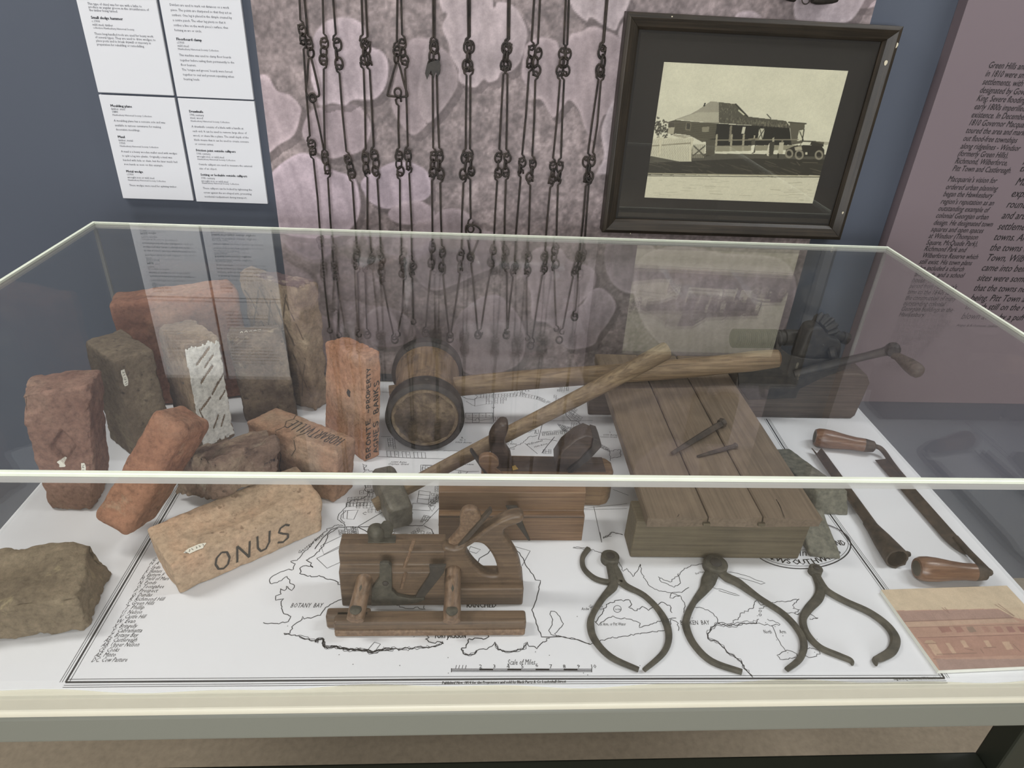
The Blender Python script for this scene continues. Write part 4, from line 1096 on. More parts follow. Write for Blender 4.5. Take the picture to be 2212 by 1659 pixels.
coast(z4, [(1735,1600),(1790,1570),(1800,1560),(1850,1570),(1875,1575)], .0009, .002)
ml(z3, [(2055,455),(2150,470),(2212,480)], .0009, .002)
for k in range(26):
    q = at(R7.uniform(620, 1900), R7.uniform(1330, 1460)); fine.ribbon([q, q + np.array([.0012, .0004, 0])], .0010, IZ)
fine.build('map_lines', M['ink'], sheet, osh); bold_.build('map_lines', M['ink'], sheet, osh)
txt.build('lettering', M['ink'], sheet, osh)

# ------------------------------------------------------------------ bricks
class Brick:
    N = 44
    def __init__(s, corners, seed, rnd=.010, low=.0022, high=.0008, dents=(), edge=.006):
        s.c = np.array(corners, float); s.edge = edge; s.seed = seed; s.r = rnd; s.low = low; s.high = high; s.dents = dents
        c = s.c
        s.h = np.array([np.linalg.norm(c[1]-c[0]), np.linalg.norm(c[3]-c[0]), np.linalg.norm(c[4]-c[0])]) / 2
        s.cen = c.mean(0)
        s.floor = min(c[:4, 2]) < 0.012 and max(c[:4, 2]) < 0.02
    def tri(s, p):
        u, v, w = (p[0] + 1) / 2, (p[1] + 1) / 2, (p[2] + 1) / 2
        c = s.c
        return ((c[0]*(1-u) + c[1]*u)*(1-v) + (c[3]*(1-u) + c[2]*u)*v)*(1-w) + ((c[4]*(1-u) + c[5]*u)*(1-v) + (c[7]*(1-u) + c[6]*u)*v)*w
    def pos(s, p, off=0.0):
        q = np.array(p) * s.h
        inn = np.clip(q, -(s.h - s.r), s.h - s.r); d = q - inn; L = np.linalg.norm(d)
        dn = d / L if L > 1e-9 else np.array([0, 0, 0.0])
        q2 = (inn + dn * s.r) / s.h
        w = s.tri(q2)
        nrm = s.tri(q2 + dn * .02 / s.h * .2) - w; nl = np.linalg.norm(nrm)
        nrm = nrm / nl if nl > 1e-12 else np.array([0, 0, 1.0])
        sd = s.seed * 7.3
        v = Vector((w[0] * 22 + sd, w[1] * 22, w[2] * 22)); v2 = Vector((w[0] * 120 + sd, w[1] * 120, w[2] * 120))
        disp = s.low * noise.fractal(v, 1.0, 2.0, 3) + s.high * noise.noise(v2)
        for f in s.dents: disp -= f(p, w)
        ed = np.sort(s.h - np.abs(q))[1]
        if ed < .011:
            k = (1 - ed / .011)
            disp -= s.edge * k * max(0.0, noise.fractal(Vector((w[0] * 55 + sd, w[1] * 55, w[2] * 55)), 1.0, 2.0, 3) + .15)
        w = w + nrm * (disp + off)
        if s.floor and w[2] < 0.0005: w[2] = 0.0005
        return w
    FACES = {'-y': lambda u, v: (u, -1, v), '+y': lambda u, v: (-u, 1, v), '+x': lambda u, v: (1, u, v), '-x': lambda u, v: (-1, -u, v), '+z': lambda u, v: (u, v, 1), '-z': lambda u, v: (u, -v, -1)}
    def pt(s, face, u, v, off=0.0): return s.pos(s.FACES[face](u, v), off)
    def mesh(s):
        m = MB(); n = s.N; idx = {}
        def vid(p):
            k = tuple(np.round(np.array(p) * 1000).astype(int))
            if k not in idx:
                idx[k] = len(m.v); m.v.append(tuple(s.pos(p)))
            return idx[k]
        g = np.linspace(-1, 1, n + 1)
        for f, fn in s.FACES.items():
            for i in range(n):
                for j in range(n):
                    m.f.append((vid(fn(g[i], g[j])), vid(fn(g[i+1], g[j])), vid(fn(g[i+1], g[j+1])), vid(fn(g[i], g[j+1])))); m.m.append(0)
        return m
    def stroke(s, m, face, pts, w, off=.0006):
        # painted stroke following the surface; pts in face u,v ; w in metres
        fine_ = []
        for a, b in zip(pts[:-1], pts[1:]):
            for i in range(4): fine_.append((a[0] + (b[0]-a[0]) * i / 4, a[1] + (b[1]-a[1]) * i / 4))
        fine_.append(pts[-1])
        hu, hv = {'y': (s.h[0], s.h[2]), 'x': (s.h[1], s.h[2]), 'z': (s.h[0], s.h[1])}[face[1]]
        L, Rr = [], []
        for i, q in enumerate(fine_):
            a = fine_[max(i-1, 0)]; b = fine_[min(i+1, len(fine_)-1)]
            t = np.array([(b[0]-a[0]) * hu, (b[1]-a[1]) * hv]); t = t / (np.linalg.norm(t) + 1e-9)
            nn = np.array([-t[1] / hu, t[0] / hv]) * w / 2
            L.append(s.pt(face, q[0] + nn[0], q[1] + nn[1], off)); Rr.append(s.pt(face, q[0] - nn[0], q[1] - nn[1], off))
        k = len(L); m.add(L + Rr, [(i, k + i, k + i + 1, i + 1) for i in range(k - 1)])
    def patch(s, m, face, u0, v0, u1, v1, off=.0007, n=6, ragged=.25, seed=1):
        r = random.Random(seed)
        vs = []; fs = []
        for j in range(n + 1):
            e0, e1 = [ragged * (.35 + .3 * math.sin(j * 1.3 + seed * k_)) + .5 * ragged * (abs(j / n - .5) * 2) ** 3 for k_ in (1.0, 2.1)]
            for i in range(n + 1):
                fu = e0 + (1 - e0 - e1) * i / n
                vs.append(s.pt(face, u0 + (u1 - u0) * fu, v0 + (v1 - v0) * j / n, off))
        for j in range(n):
            for i in range(n): fs.append((j*(n+1)+i, j*(n+1)+i+1, (j+1)*(n+1)+i+1, (j+1)*(n+1)+i))
        m.add(vs, fs)
GL = {'O': [[(.5,1),(.15,.8),(.05,.45),(.2,.1),(.5,0),(.82,.15),(.95,.5),(.82,.88),(.5,1)]], 'N': [[(.05,0),(.1,1)],[(.1,1),(.85,.02)],[(.85,.02),(.9,1)]], 'U': [[(.05,1),(.08,.3),(.3,.02),(.65,.05),(.88,.35),(.9,1)]], 'S': [[(.9,.85),(.6,1),(.25,.92),(.15,.7),(.45,.52),(.8,.38),(.85,.15),(.5,0),(.1,.12)]],
 'B': [[(.1,0),(.1,1)],[(.1,1),(.6,.98),(.75,.78),(.55,.55),(.1,.52)],[(.3,.53),(.75,.42),(.85,.2),(.6,.02),(.1,0)]], 'R': [[(.1,0),(.1,1)],[(.1,1),(.65,.97),(.78,.75),(.55,.52),(.1,.5)],[(.4,.5),(.88,0)]], 'T': [[(0,1),(.95,1)],[(.48,1),(.48,0)]], 'E': [[(.85,1),(.1,1),(.1,0),(.9,0)],[(.1,.52),(.7,.52)]], 'P': [[(.1,0),(.1,1)],[(.1,1),(.65,.97),(.8,.75),(.6,.5),(.1,.48)]],
 'A': [[(0,0),(.45,1),(.95,0)],[(.2,.38),(.72,.38)]], 'G': [[(.85,.85),(.5,1),(.15,.75),(.1,.3),(.4,0),(.8,.1),(.85,.45),(.55,.45)]], 'K': [[(.1,0),(.1,1)],[(.8,1),(.12,.45)],[(.3,.6),(.88,0)]], 'H': [[(.08,0),(.08,1)],[(.85,0),(.85,1)],[(.08,.5),(.85,.5)]], 'V': [[(.05,1),(.45,0),(.9,1)]], 'I': [[(.5,0),(.5,1)]], 'L': [[(.15,1),(.15,0),(.8,0)]], 'Y': [[(.05,1),(.45,.5)],[(.9,1),(.45,.5),(.42,0)]], '~': [[(.1,.45),(.35,.6),(.6,.4),(.9,.55)]], ' ': []}
def brush(b, m, face, word, o, du, dv, w, gap=.25):
    # o: start u,v ; du: advance vector for one letter ; dv: letter-height vector
    o = np.array(o, float); du = np.array(du, float); dv = np.array(dv, float)
    rj = random.Random(len(word))
    for i, ch in enumerate(word):
        st = o + du * i * (1 + gap) + dv * rj.uniform(-.06, .06)
        for ln in GL[ch]: b.stroke(m, face, [tuple(st + du * x + dv * y) for x, y in ln], w)
M['brush_ink'] = plain('black_brush_lettering', (52, 48, 44), 0.8)
M['tag_white'] = plain('white_painted_number_patch', (222, 218, 204), 0.7)
M['tag_ink'] = plain('number_ink', (50, 48, 46), 0.8)
def dent(face_axis, sign, u0, v0, ru, rv, depth, shape='round'):
    ax = {'x': 0, 'y': 1, 'z': 2}[face_axis]; oth = [i for i in range(3) if i != ax]
    def f(p, w):
        if p[ax] * sign < .999: return 0.0
        a = (p[oth[0]] - u0) / ru; b = (p[oth[1]] - v0) / rv
        d = abs(a) + abs(b) if shape == 'diamond' else math.hypot(a, b)
        if d >= 1: return 0.0
        return depth * (min(1, (1 - d) * 3.0) if shape == 'diamond' else (1 - d * d))
    return f
def chip(px, py, pz_, r, depth):
    c = np.array([px, py, pz_])
    def f(p, w):
        d = np.linalg.norm(w - c)
        return depth * (1 - d / r) if d < r else 0.0
    return f
def make_brick(label, corners, seed, mat, extra=None, origin=None, **k):
    b = Brick(corners, seed, **k)
    if seed == 1: b.N = 72
    c0 = np.array(corners, float)[:4].mean(0); og = (c0[0], c0[1], max(0.0, min(q[2] for q in corners)))
    t = thing('brick', label, 'brick', og, group='old bricks in the case')
    b.mesh().build('brick_body', mat, t, og, smooth='all')
    b.t, b.og = t, og
    return b
def number_patch(b, face, u0, v0, u1, v1, vertical=True, seed=1):
    m = MB(); b.patch(m, face, u0, v0, u1, v1, .0009, 6, .25, seed); pt_ = m.build('number_patch', M['tag_white'], b.t, b.og)
    m = MB(); r = random.Random(seed)
    for k in range(6):
        f = (k + .7) / 7
        if vertical: uu, vv = u0 + (u1 - u0) * .3, v0 + (v1 - v0) * f; b.stroke(m, face, [(uu, vv), (u0 + (u1 - u0) * .45, vv + (v1 - v0) * r.uniform(-.05, .08)), (u0 + (u1 - u0) * .55, vv - (v1 - v0) * r.uniform(-.05, .05)), (u0 + (u1 - u0) * .7, vv + (v1 - v0) * r.uniform(-.04, .06))], .0006, .0014)
        else: uu, vv = u0 + (u1 - u0) * f, v0 + (v1 - v0) * .3; b.stroke(m, face, [(uu, vv), (uu + (u1 - u0) * r.uniform(-.05, .08), v0 + (v1 - v0) * .45), (uu - (u1 - u0) * r.uniform(-.05, .05), v0 + (v1 - v0) * .55), (uu + (u1 - u0) * r.uniform(-.04, .06), v0 + (v1 - v0) * .7)], .0006, .0014)
    m.build('number', M['tag_ink'], pt_, b.og).location = (0, 0, 0)

bm_red = brickmat('dull_red_brick', (138,94,76), (162,116,94), (170,136,110), pale_amt=.45, pale=(186,158,128), seed=1)
bm_brown = brickmat('grey_brown_brick', (102,84,64), (122,102,78), (140,120,92), spots=(58,50,44), spot_amt=.6, seed=2)
bm_terr = brickmat('smooth_terracotta_brick', (140,86,62), (158,100,72), (172,120,88), spot_amt=.1, bstr=.35, seed=3)
bm_white = brickmat('mottled_buff_brick', (116,90,70), (140,112,86), (166,138,106), spots=(90,90,92), spot_amt=.8, seed=4)
bm_fcol = brickmat('brown_mottled_brick', (90,72,58), (118,96,76), (150,126,98), spots=(60,56,52), spot_amt=.6, pale_amt=.4, seed=5)
bm_tall = brickmat('rough_buff_block', (122,98,72), (148,120,90), (168,142,108), spot_amt=.2, pale_amt=.3, bstr=1.0, seed=6, big=14)
bm_orange = brickmat('orange_brick', (176,112,76), (192,130,92), (186,140,106), spots=(110,90,80), spot_amt=.3, seed=7)
bm_hob = brickmat('pale_orange_brick', (146,102,74), (172,124,90), (168,136,104), spot_amt=.2, pale=(160,150,124), pale_amt=.3, seed=8)
bm_lean = brickmat('bright_orange_brick', (156,98,68), (172,110,76), (178,126,94), spot_amt=.3, pale_amt=.3, seed=9)
bm_onus = brickmat('tan_orange_brick', (164,134,102), (182,148,114), (194,146,108), spots=(96,72,58), spot_amt=.6, bstr=.4, seed=10)
bm_clink = brickmat('dark_clinker_brick', (106,80,66), (138,106,86), (166,140,110), spots=(38,34,34), spot_amt=.9, pale=(190,182,160), pale_amt=.5, bstr=1.3, seed=11, big=16)
bm_grey = brickmat('dusty_brown_stone_brick', (116,98,74), (138,118,90), (156,136,104), pale=(192,178,138), pale_amt=.55, spot_amt=.15, seed=12)

b = make_brick('dull red brick with diamond shaped frog standing upright at far left', [(0.052,0.364,0.0),(0.124,0.360,0.0),(0.118,0.447,0.0),(0.030,0.430,0.0),(0.064,0.362,0.230),(0.162,0.396,0.232),(0.149,0.466,0.226),(0.047,0.434,0.229)], 1, bm_red, rnd=.006, low=.003, dents=(dent('y', -1, .05, .10, .50, .30, .012, 'diamond'), chip(.05, .36, .225, .05, .014)))
number_patch(b, '-y', .60, -.40, .80, -.18, True, 3)
m = MB(); b.patch(m, '-y', -.25, -.22, .10, -.10, .0008, 6, .4, 5); m.build('lime_smear', M['tag_white'], b.t, b.og)
b = make_brick('grey brown brick standing upright with small white number tag behind the diamond brick', [(0.059,0.575,0.0),(0.146,0.500,0.0),(0.193,0.555,0.0),(0.106,0.630,0.0),(0.063,0.575,0.220),(0.150,0.499,0.218),(0.196,0.553,0.217),(0.107,0.629,0.219)], 2, bm_brown, rnd=.004, low=.002, edge=.004)
number_patch(b, '+x', -.82, .52, -.55, .82, True, 4)
b = make_brick('wide smooth terracotta block standing at the back of the pile', [(0.060,0.690,0.0),(0.297,0.745,0.0),(0.283,0.808,0.0),(0.045,0.760,0.0),(0.060,0.690,0.243),(0.297,0.745,0.254),(0.259,0.808,0.258),(0.040,0.760,0.238)], 3, bm_terr, rnd=.011, low=.003, edge=.002, high=.0004)
b = make_brick('upright mottled brick with one white plastered face scored by short gouges', [(0.172,0.617,0.0),(0.249,0.538,0.0),(0.299,0.587,0.0),(0.222,0.665,0.0),(0.176,0.621,0.231),(0.253,0.542,0.230),(0.302,0.590,0.228),(0.226,0.669,0.228)], 4, bm_white, rnd=.004, low=.002)
M['plaster'] = brickmat('white_lime_plaster', (206,202,190), (222,219,208), (232,230,222), spots=(170,165,150), spot_amt=.2, bstr=.3, seed=20)
gouges = [(-.45,.62,.35,.84,.05),(-.05,.52,.5,.70,.04),(-.40,.28,.35,.50,.055),(.35,.12,.9,.30,.05),(.1,.02,.5,.18,.05),(-.65,-.20,-.05,-.04,.05),(.45,-.14,.85,-.02,.045),(-.15,-.64,.2,-.44,.05),(.3,-.66,.55,-.48,.05),(-.6,-.45,-.75,-.2,.03)]
m = MB(); nn = 84; g = np.linspace(-1, 1, nn + 1); vs = []
for j in range(nn + 1):
    for i in range(nn + 1):
        u, v = g[i], g[j]; off = .0020
        for a0, c0, a1, c1, wd in gouges:
            if not wd: continue
            dx, dy = a1 - a0, (c1 - c0) * 2.2; L = dx*dx + dy*dy; tt = max(0, min(1, ((u-a0)*dx + (v-c0)*2.2*dy) / L))
            d = math.hypot(u - a0 - tt*dx, (v - c0)*2.2 - tt*dy)
            wv = wd * (1.0 + .5 * noise.noise(Vector((u*5, v*9, 3))))
            if d < wv: off = min(off, -.004)
        ed = max(abs(u), abs(v)) + .07 * noise.fractal(Vector((u * 4, v * 7, 1.5)), 1.0, 2.0, 2)
        if ed > .93: off = -.003
        vs.append(b.pt('+x', u * .995, v * .995, off))
m.add(vs, [(j*(nn+1)+i, j*(nn+1)+i+1, (j+1)*(nn+1)+i+1, (j+1)*(nn+1)+i) for j in range(nn) for i in range(nn)])
tag(m.build('plaster_coat', M['plaster'], b.t, b.og, smooth='all'), 'scored white plaster coat')
b = make_brick('brown mottled brick with pale top standing between plastered brick and tall block', [(0.306,0.638,0.0),(0.406,0.664,0.0),(0.394,0.700,0.0),(0.291,0.690,0.0),(0.290,0.650,0.199),(0.395,0.676,0.203),(0.378,0.712,0.196),(0.281,0.702,0.194)], 5, bm_fcol, rnd=.004, low=.003)
m = MB()
for k in range(5): b.stroke(m, '+z', [(-.5 + .16*k, -.75), (-.44 + .16*k, -.55 + .1*(k % 2)), (-.40 + .16*k, -.78)], .0012)
m.build('number', M['tag_white'], b.t, b.og)
toward_cam = lambda c, f: [tuple(CAM + (np.array(q) - CAM) * f) for q in c]
gz = [(0.318,0.728,0.0),(0.445,0.660,0.0),(0.470,0.698,0.0),(0.345,0.770,0.0),(0.303,0.735,0.299),(0.437,0.655,0.301),(0.472,0.696,0.298),(0.317,0.772,0.300)]
gz = [(x, y, 0.0 if i < 4 else z) for i, (x, y, z) in enumerate(toward_cam(gz, 1.022))]
b = make_brick('tallest rough buff block with scratched crosses standing behind the other bricks', gz, 6, bm_tall, rnd=.006, low=.005, high=.0016)
M['scratch'] = plain('dark_scratch', (84, 70, 54), 0.95)
m = MB()
for a in ((-.85,.75,-.35,.15),(-.85,.15,-.35,.80),(-.3,.85,.2,.1),(-.35,.12,.1,.85),(.1,.85,.6,.05),(.2,.12,.6,.85),(.55,.8,.95,.2),(.5,-.1,.9,-.75),(.9,-.1,.55,-.8)): b.stroke(m, '-y', [(a[0], a[1]), (a[2], a[3])], .0034, .0005)
m.build('scratch', M['scratch'], b.t, b.og)
M['purple_crust'] = brickmat('purple_fired_crust', (92,66,64), (112,84,80), (196,176,140), spots=(70,52,52), spot_amt=.6, pale_amt=.5, seed=21, big=20)
m = MB(); b.patch(m, '+z', -.45, -.96, .97, .97, .0012, 20, .12, 9); tag(m.build('crust', M['purple_crust'], b.t, b.og, smooth='all'), 'purple fired crust')
b = make_brick('orange brick standing upright lettered BRONTE PROPERTY AGNES BANKS', [(0.468,0.623,0.0),(0.568,0.506,0.0),(0.594,0.531,0.0),(0.505,0.645,0.0),(0.488,0.627,0.203),(0.577,0.537,0.213),(0.602,0.568,0.216),(0.525,0.657,0.200)], 7, bm_orange, rnd=.004, low=.0022, edge=.0035)
m = MB()
brush(b, m, '+x', 'BRONTE', (-.28,-.93), (0,.105), (-.55,0), .0024); brush(b, m, '+x', '~PROPERTY', (-.32,-.05), (0,.082), (-.45,0), .0022, .18); brush(b, m, '+x', 'AGNES BANKS', (.72,-.90), (0,.105), (-.62,0), .0024, .22)
m.build('lettering', M['brush_ink'], b.t, b.og)
m = MB(); b.patch(m, '-y', .12, .12, .34, .26, .0008, 6, .35, 8); m.build('grey_spot', M['tag_ink'], b.t, b.og)
b = make_brick('cracked pale orange brick lying flat lettered HOBARTVILLE', [(0.362,0.467,0.0),(0.531,0.382,0.0),(0.558,0.430,0.0),(0.392,0.523,0.0),(0.367,0.471,0.118),(0.545,0.385,0.112),(0.569,0.440,0.107),(0.406,0.531,0.113)], 8, bm_hob, rnd=.006, low=.002, edge=.003)
m = MB(); brush(b, m, '+z', 'HOBARTVILLE', (.86,.42), (-.085,0), (0,-.85), .0019, .28); m.build('lettering', M['brush_ink'], b.t, b.og)
m = MB()
for ln in ([(-.45,.95),(-.38,.5),(-.42,.1),(-.3,-.4),(-.34,-.95)], [(.10,.3),(.14,-.3),(.08,-.95)]): b.stroke(m, '+z', ln, .0016, .0004)
for ln in ([(-.33,1),(-.3,.5),(-.22,.2),(-.28,-.3),(-.2,-.6)], [(.08,1),(.12,.6),(.02,.3)]): b.stroke(m, '-y', ln, .0018, .0004)
m.build('crack', M['scratch'], b.t, b.og)
b = make_brick('tan brick lying flat lettered ONUS in black', [(0.338,0.173,0.0),(0.522,0.313,0.0),(0.464,0.392,0.0),(0.274,0.250,0.0),(0.338,0.166,0.064),(0.530,0.317,0.069),(0.469,0.397,0.077),(0.275,0.243,0.070)], 10, bm_onus, rnd=.004, low=.0016, high=.0005, edge=.003, dents=(dent('z', 1, .0, .05, .72, .55, .008),))
m = MB(); brush(b, m, '-y', 'ONUS', (-.52,-.55), (.20,0), (.02,1.05), .0034, .38); m.build('lettering', M['brush_ink'], b.t, b.og)
number_patch(b, '+z', -.80, -.85, -.52, -.62, False, 6)
b = make_brick('dusty brown worn brick lying flat in the front left corner', [(0.014,0.072,0.0),(0.235,0.108,0.0),(0.222,0.222,0.0),(0.012,0.188,0.0),(0.014,0.070,0.070),(0.238,0.108,0.064),(0.205,0.219,0.066),(0.012,0.190,0.072)], 12, bm_grey, rnd=.005, edge=.010, low=.004, dents=(dent('z', 1, .05, .25, .5, .42, .009), chip(.232, .215, .05, .05, .016)))
b = make_brick('dark pitted clinker brick propped tilted on the ONUS brick', [(0.363,0.302,0.076),(0.447,0.364,0.079),(0.356,0.450,0.016),(0.252,0.392,0.010),(0.350,0.322,0.142),(0.452,0.382,0.142),(0.414,0.436,0.124),(0.276,0.404,0.102)], 11, bm_clink, rnd=.003, edge=.009, low=.007, high=.0028)
jc = toward_cam([(0.169,0.284,0.052),(0.224,0.266,0.025),(0.235,0.345,-0.010),(0.182,0.360,0.013),(0.279,0.342,0.225),(0.331,0.325,0.200),(0.344,0.400,0.161),(0.290,0.420,0.188)], .972)
b = make_brick('bright orange rounded brick leaning diagonally against the clinker brick', jc, 9, bm_lean, rnd=.013, low=.003, edge=.002)
number_patch(b, '-x', .20, -.97, .62, -.70, True, 7)
# ------------------------------------------------------------------ wood and metal for the tools
W_handle = wood('grey_brown_handle_wood', (88,72,55), (118,98,75), (144,124,96), 0, .65, grain=.8, seed=1, yaw=.088)
W_sledge = wood('pale_sledge_handle_wood', (92,76,58), (120,101,78), (142,123,96), 0, .65, grain=.8, seed=14, yaw=.60)
W_maul = wood('dark_maul_wood', (80,64,48), (112,91,69), (138,116,90), 1, .75, grain=.5, seed=2, stain=.6, stain_c=(44,38,34))
W_end = brickmat('worn_maul_end_grain', (66,55,44), (98,80,60), (146,120,86), spots=(36,32,28), spot_amt=.5, bstr=.6, seed=30, big=22)
W_plane = wood('warm_brown_plane_wood', (84,62,45), (106,80,58), (124,98,72), 0, .45, seed=3)
W_jackd = wood('dark_plane_wood', (46,38,32), (62,50,42), (80,66,54), 0, .45, seed=4)
W_jack = wood('brown_jack_plane_wood', (82,62,44), (106,82,58), (122,98,70), 0, .45, seed=5)
W_fill = wood('brown_fillister_wood', (74,58,45), (94,75,58), (112,92,72), 0, .45, seed=6, stain=.35)
W_filly = wood('brown_fillister_arm_wood', (88,68,53), (112,88,68), (132,108,86), 1, .5, seed=7, stain=.4)
W_board = wood('weathered_floorboard_wood', (94,81,66), (107,92,76), (118,103,86), 1, .65, grain=.8, seed=8)
W_joist = wood('grey_brown_joist_wood', (74,65,50), (87,78,60), (98,88,69), 0, .7, seed=9)
W_draw = wood('polished_brown_handle_wood', (84,60,46), (108,80,62), (126,98,78), 0, .3, seed=10)
W_clamp = wood('dark_brown_block_wood', (58,49,42), (72,62,53), (86,75,64), 0, .6, seed=11)
W_knob = plain('dark_end_cap', (72,68,56), .6, var=.2)

# ------------------------------------------------------------------ maul
t = thing('maul', 'heavy wooden maul with two iron bands and long handle', 'maul', (.68, .65, 0))
o_ = (.68, .65, 0)
c0, c1 = Vector((.6835, .548, .0785)), Vector((.677, .760, .0785))
m = MB(); m.lathe(c0 + (c1 - c0) * .01, c1, [(0.0,.060),(.004,.066),(.02,.070),(.10,.071),(.3,.0665),(.5,.065),(.7,.066),(.88,.070),(.98,.070),(1,.064)], 40); m.build('head', W_maul, t, o_, smooth=True)
m = MB(); m.lathe(c0 - (c1 - c0) * .003, c0 + (c1 - c0) * .012, [(0,.030),(0.02,.056),(.3,.063),(1,.0655)], 40); m.build('worn_face', W_end, t, o_, smooth=True)
M['tan_fray'] = brickmat('frayed_tan_wood', (98,80,58), (128,105,76), (150,126,94), spots=(80,64,46), spot_amt=.6, seed=31, big=30)
m = MB(); nn = 72; axn = (c1 - c0).normalized(); sx = axn.cross(Vector((0, 0, 1))).normalized(); sz = sx.cross(axn); vs = []
for j in range(nn):
    an = 2*PI*j/nn; w1 = .0032 * (1 + 1.2 * noise.noise(Vector((math.cos(an) * 5, math.sin(an) * 5, 1)))) + .0008
    for r, e in ((.0655, .0), (.0635, -.0028), (.0630 - w1, -.0022), (.0620 - w1, .001)): vs.append(c0 + axn * e + sx * math.cos(an) * r + sz * math.sin(an) * r)
m.add(vs, [(j*4+i, ((j+1) % nn)*4+i, ((j+1) % nn)*4+i+1, j*4+i+1) for j in range(nn) for i in range(3)]); m.build('frayed_rim', M['tan_fray'], t, o_, smooth=True, fixn=True)
for a, bb in ((-.012, .185), (.82, .97)):
    p0, p1 = c0 + (c1 - c0) * a, c0 + (c1 - c0) * bb
    ax = (p1 - p0); L = ax.length; ax.normalize(); sx = ax.cross(Vector((0, 0, 1))).normalized(); sz = sx.cross(ax)
    prof = [(0, .0665), (.03, .0755), (.08, .0775), (.92, .0755), (1.0, .0735), (1.0, .0700), (.04, .0660)]
    vs, fs = [], []; nn = 44
    for tt, r in prof:
        for j in range(nn):
            an = 2*PI*j/nn; vs.append(p0 + ax * tt * L + sx * math.cos(an) * r + sz * math.sin(an) * r)
    for i in range(len(prof)):
        i2 = (i + 1) % len(prof)
        for j in range(nn): fs.append((i*nn+j, i*nn+(j+1) % nn, i2*nn+(j+1) % nn, i2*nn+j))
    m = MB(); m.add(vs, fs); bd = m.build('iron_band', M['iron'], t, o_, smooth=True, fixn=True); bands = (globals().get('bands') or []) + [bd]
h0, h1 = Vector((.607, .634, .0785)), Vector(at(1681, 773, .160))
m = MB(); m.tube([h0 + (h1 - h0) * f + Vector((0, .004 * math.sin(f * 7), .003 * math.sin(f * 5))) for f in np.linspace(0, 1, 16)], [(.0185, .0200), (.0185, .020)] + [(.019 + .002 * math.sin(i * .8), .021) for i in range(12)] + [(.0205, .0225), (.018, .020)], 16)
hd = m.build('handle', W_handle, t, o_, smooth=True)
m = MB(); m.lathe(h1 - (h1 - h0) * .002, h1 + (h1 - h0) * .002, [(0, .017), (.6, .016), (1, .012)], 16); m.build('handle_end', W_plane, hd, o_, smooth=True)
q = c0 + (c1 - c0) * .09
m = MB(); m.lathe((q.x + .004, q.y, .1545), (q.x + .004, q.y, .1575), [(0, .005), (.6, .005), (1, .003)], 12); m.build('rivet', M['iron'], bands[0], o_, smooth=True)

# ------------------------------------------------------------------ sledge hammer
hz = .029
e0, e1 = at(828, 1030, hz), at(866, 1117, hz)
hm = (e0 + e1) / 2
t = thing('sledge_hammer', 'small sledge hammer with grey steel head and long pale wooden handle', 'hammer', (hm[0], hm[1], 0))
o_ = (hm[0], hm[1], 0)
d = Vector(e1 - e0); 
prof = [(-.5, .019), (-.485, .023), (-.42, .0255), (-.15, .0265), (0, .0275), (.15, .0265), (.42, .0255), (.485, .023), (.5, .019)]
m = MB(); vs, fs = [], []
dn = d.normalized(); sx = dn.cross(Vector((0, 0, 1))).normalized(); L = max(d.length, .125)
for tt, r in prof:
    for j in range(8):
        ca, sa = ((1,.72),(.72,1),(-.72,1),(-1,.72),(-1,-.72),(-.72,-1),(.72,-1),(1,-.72))[j]; r2 = r * .93
        vs.append(Vector(hm) + dn * tt * L + sx * ca * r2 * .92 + Vector((0, 0, 1)) * sa * r2)
for i in range(len(prof) - 1):
    for j in range(8): fs.append((i*8+j, i*8+(j+1) % 8, (i+1)*8+(j+1) % 8, (i+1)*8+j))
fs += [tuple(range(8)), tuple((len(prof)-1)*8 + j for j in range(8))]
m.add(vs, fs); m.build('head', M['steel_grey'], t, o_, fixn=True, bevel=.003, smooth=True)
s1 = Vector(at(1438, 757, .196)); s0 = Vector(hm) - (s1 - Vector(hm)).normalized() * .034
m = MB(); m.tube([s0 + (s1 - s0) * f + Vector((0, .003 * math.sin(f * 6), 0)) for f in np.linspace(0, 1, 14)], [(.010,.013),(.011,.014),(.0115,.0145),(.0115,.0145),(.012,.015),(.0125,.0155),(.0125,.0155),(.013,.016),(.0135,.0165),(.014,.017),(.015,.018),(.0155,.0185),(.0165,.0195),(.0165,.0195)], 14)
m.build('handle', W_sledge, t, o_, smooth=True)

# ------------------------------------------------------------------ horned smoothing plane (behind)
t = thing('horned_plane', 'dark wooden bench plane with curved front horn behind the moulding plane', 'plane', (.91, .41, 0))
o_ = (.91, .41, 0)
P2 = [(.793,.386),(1.010,.380),(1.024,.385),(1.032,.400),(1.032,.425),(1.024,.437),(1.010,.441),(.793,.444)]
m = MB(); nP = len(P2); m.add([(x, y, 0) for x, y in P2] + [(x, y, .070) for x, y in P2], [tuple(range(nP - 1, -1, -1)), tuple(range(nP, 2*nP))] + [(i, (i+1) % nP, (i+1) % nP + nP, i + nP) for i in range(nP)])
m.build('body', W_jack, t, o_, bevel=.006, seg=3)
m = MB(); m.box((.800,.392,.0698),(1.016,.436,.0712)); m.build('dark_top', W_jackd, t, o_, bevel=.0005)
upright('horn', [[(1000,752),(1040,755),(1055,785),(1045,830),(1028,880),(1035,930),(1060,970),(1075,1010),(1078,1150),(960,1150),(955,1040),(925,960),(915,880),(930,830),(965,785)]], .412, .026, W_jackd, t, o_, .006, z4, 4)
upright('wedge', [[(1390,1130),(1385,1005),(1440,920),(1530,845),(1600,815),(1650,835),(1640,900),(1560,990),(1480,1050),(1425,1130)]], .412, .040, W_jackd, t, o_, .003, z4)
upright('blade', [[(1440,1110),(1640,900),(1652,835),(1695,848),(1712,890),(1620,990),(1500,1080),(1450,1130)]], .412, .046, M['iron'], t, o_, .001, z4)
q = atw(*z4(1105, 1052), .40)
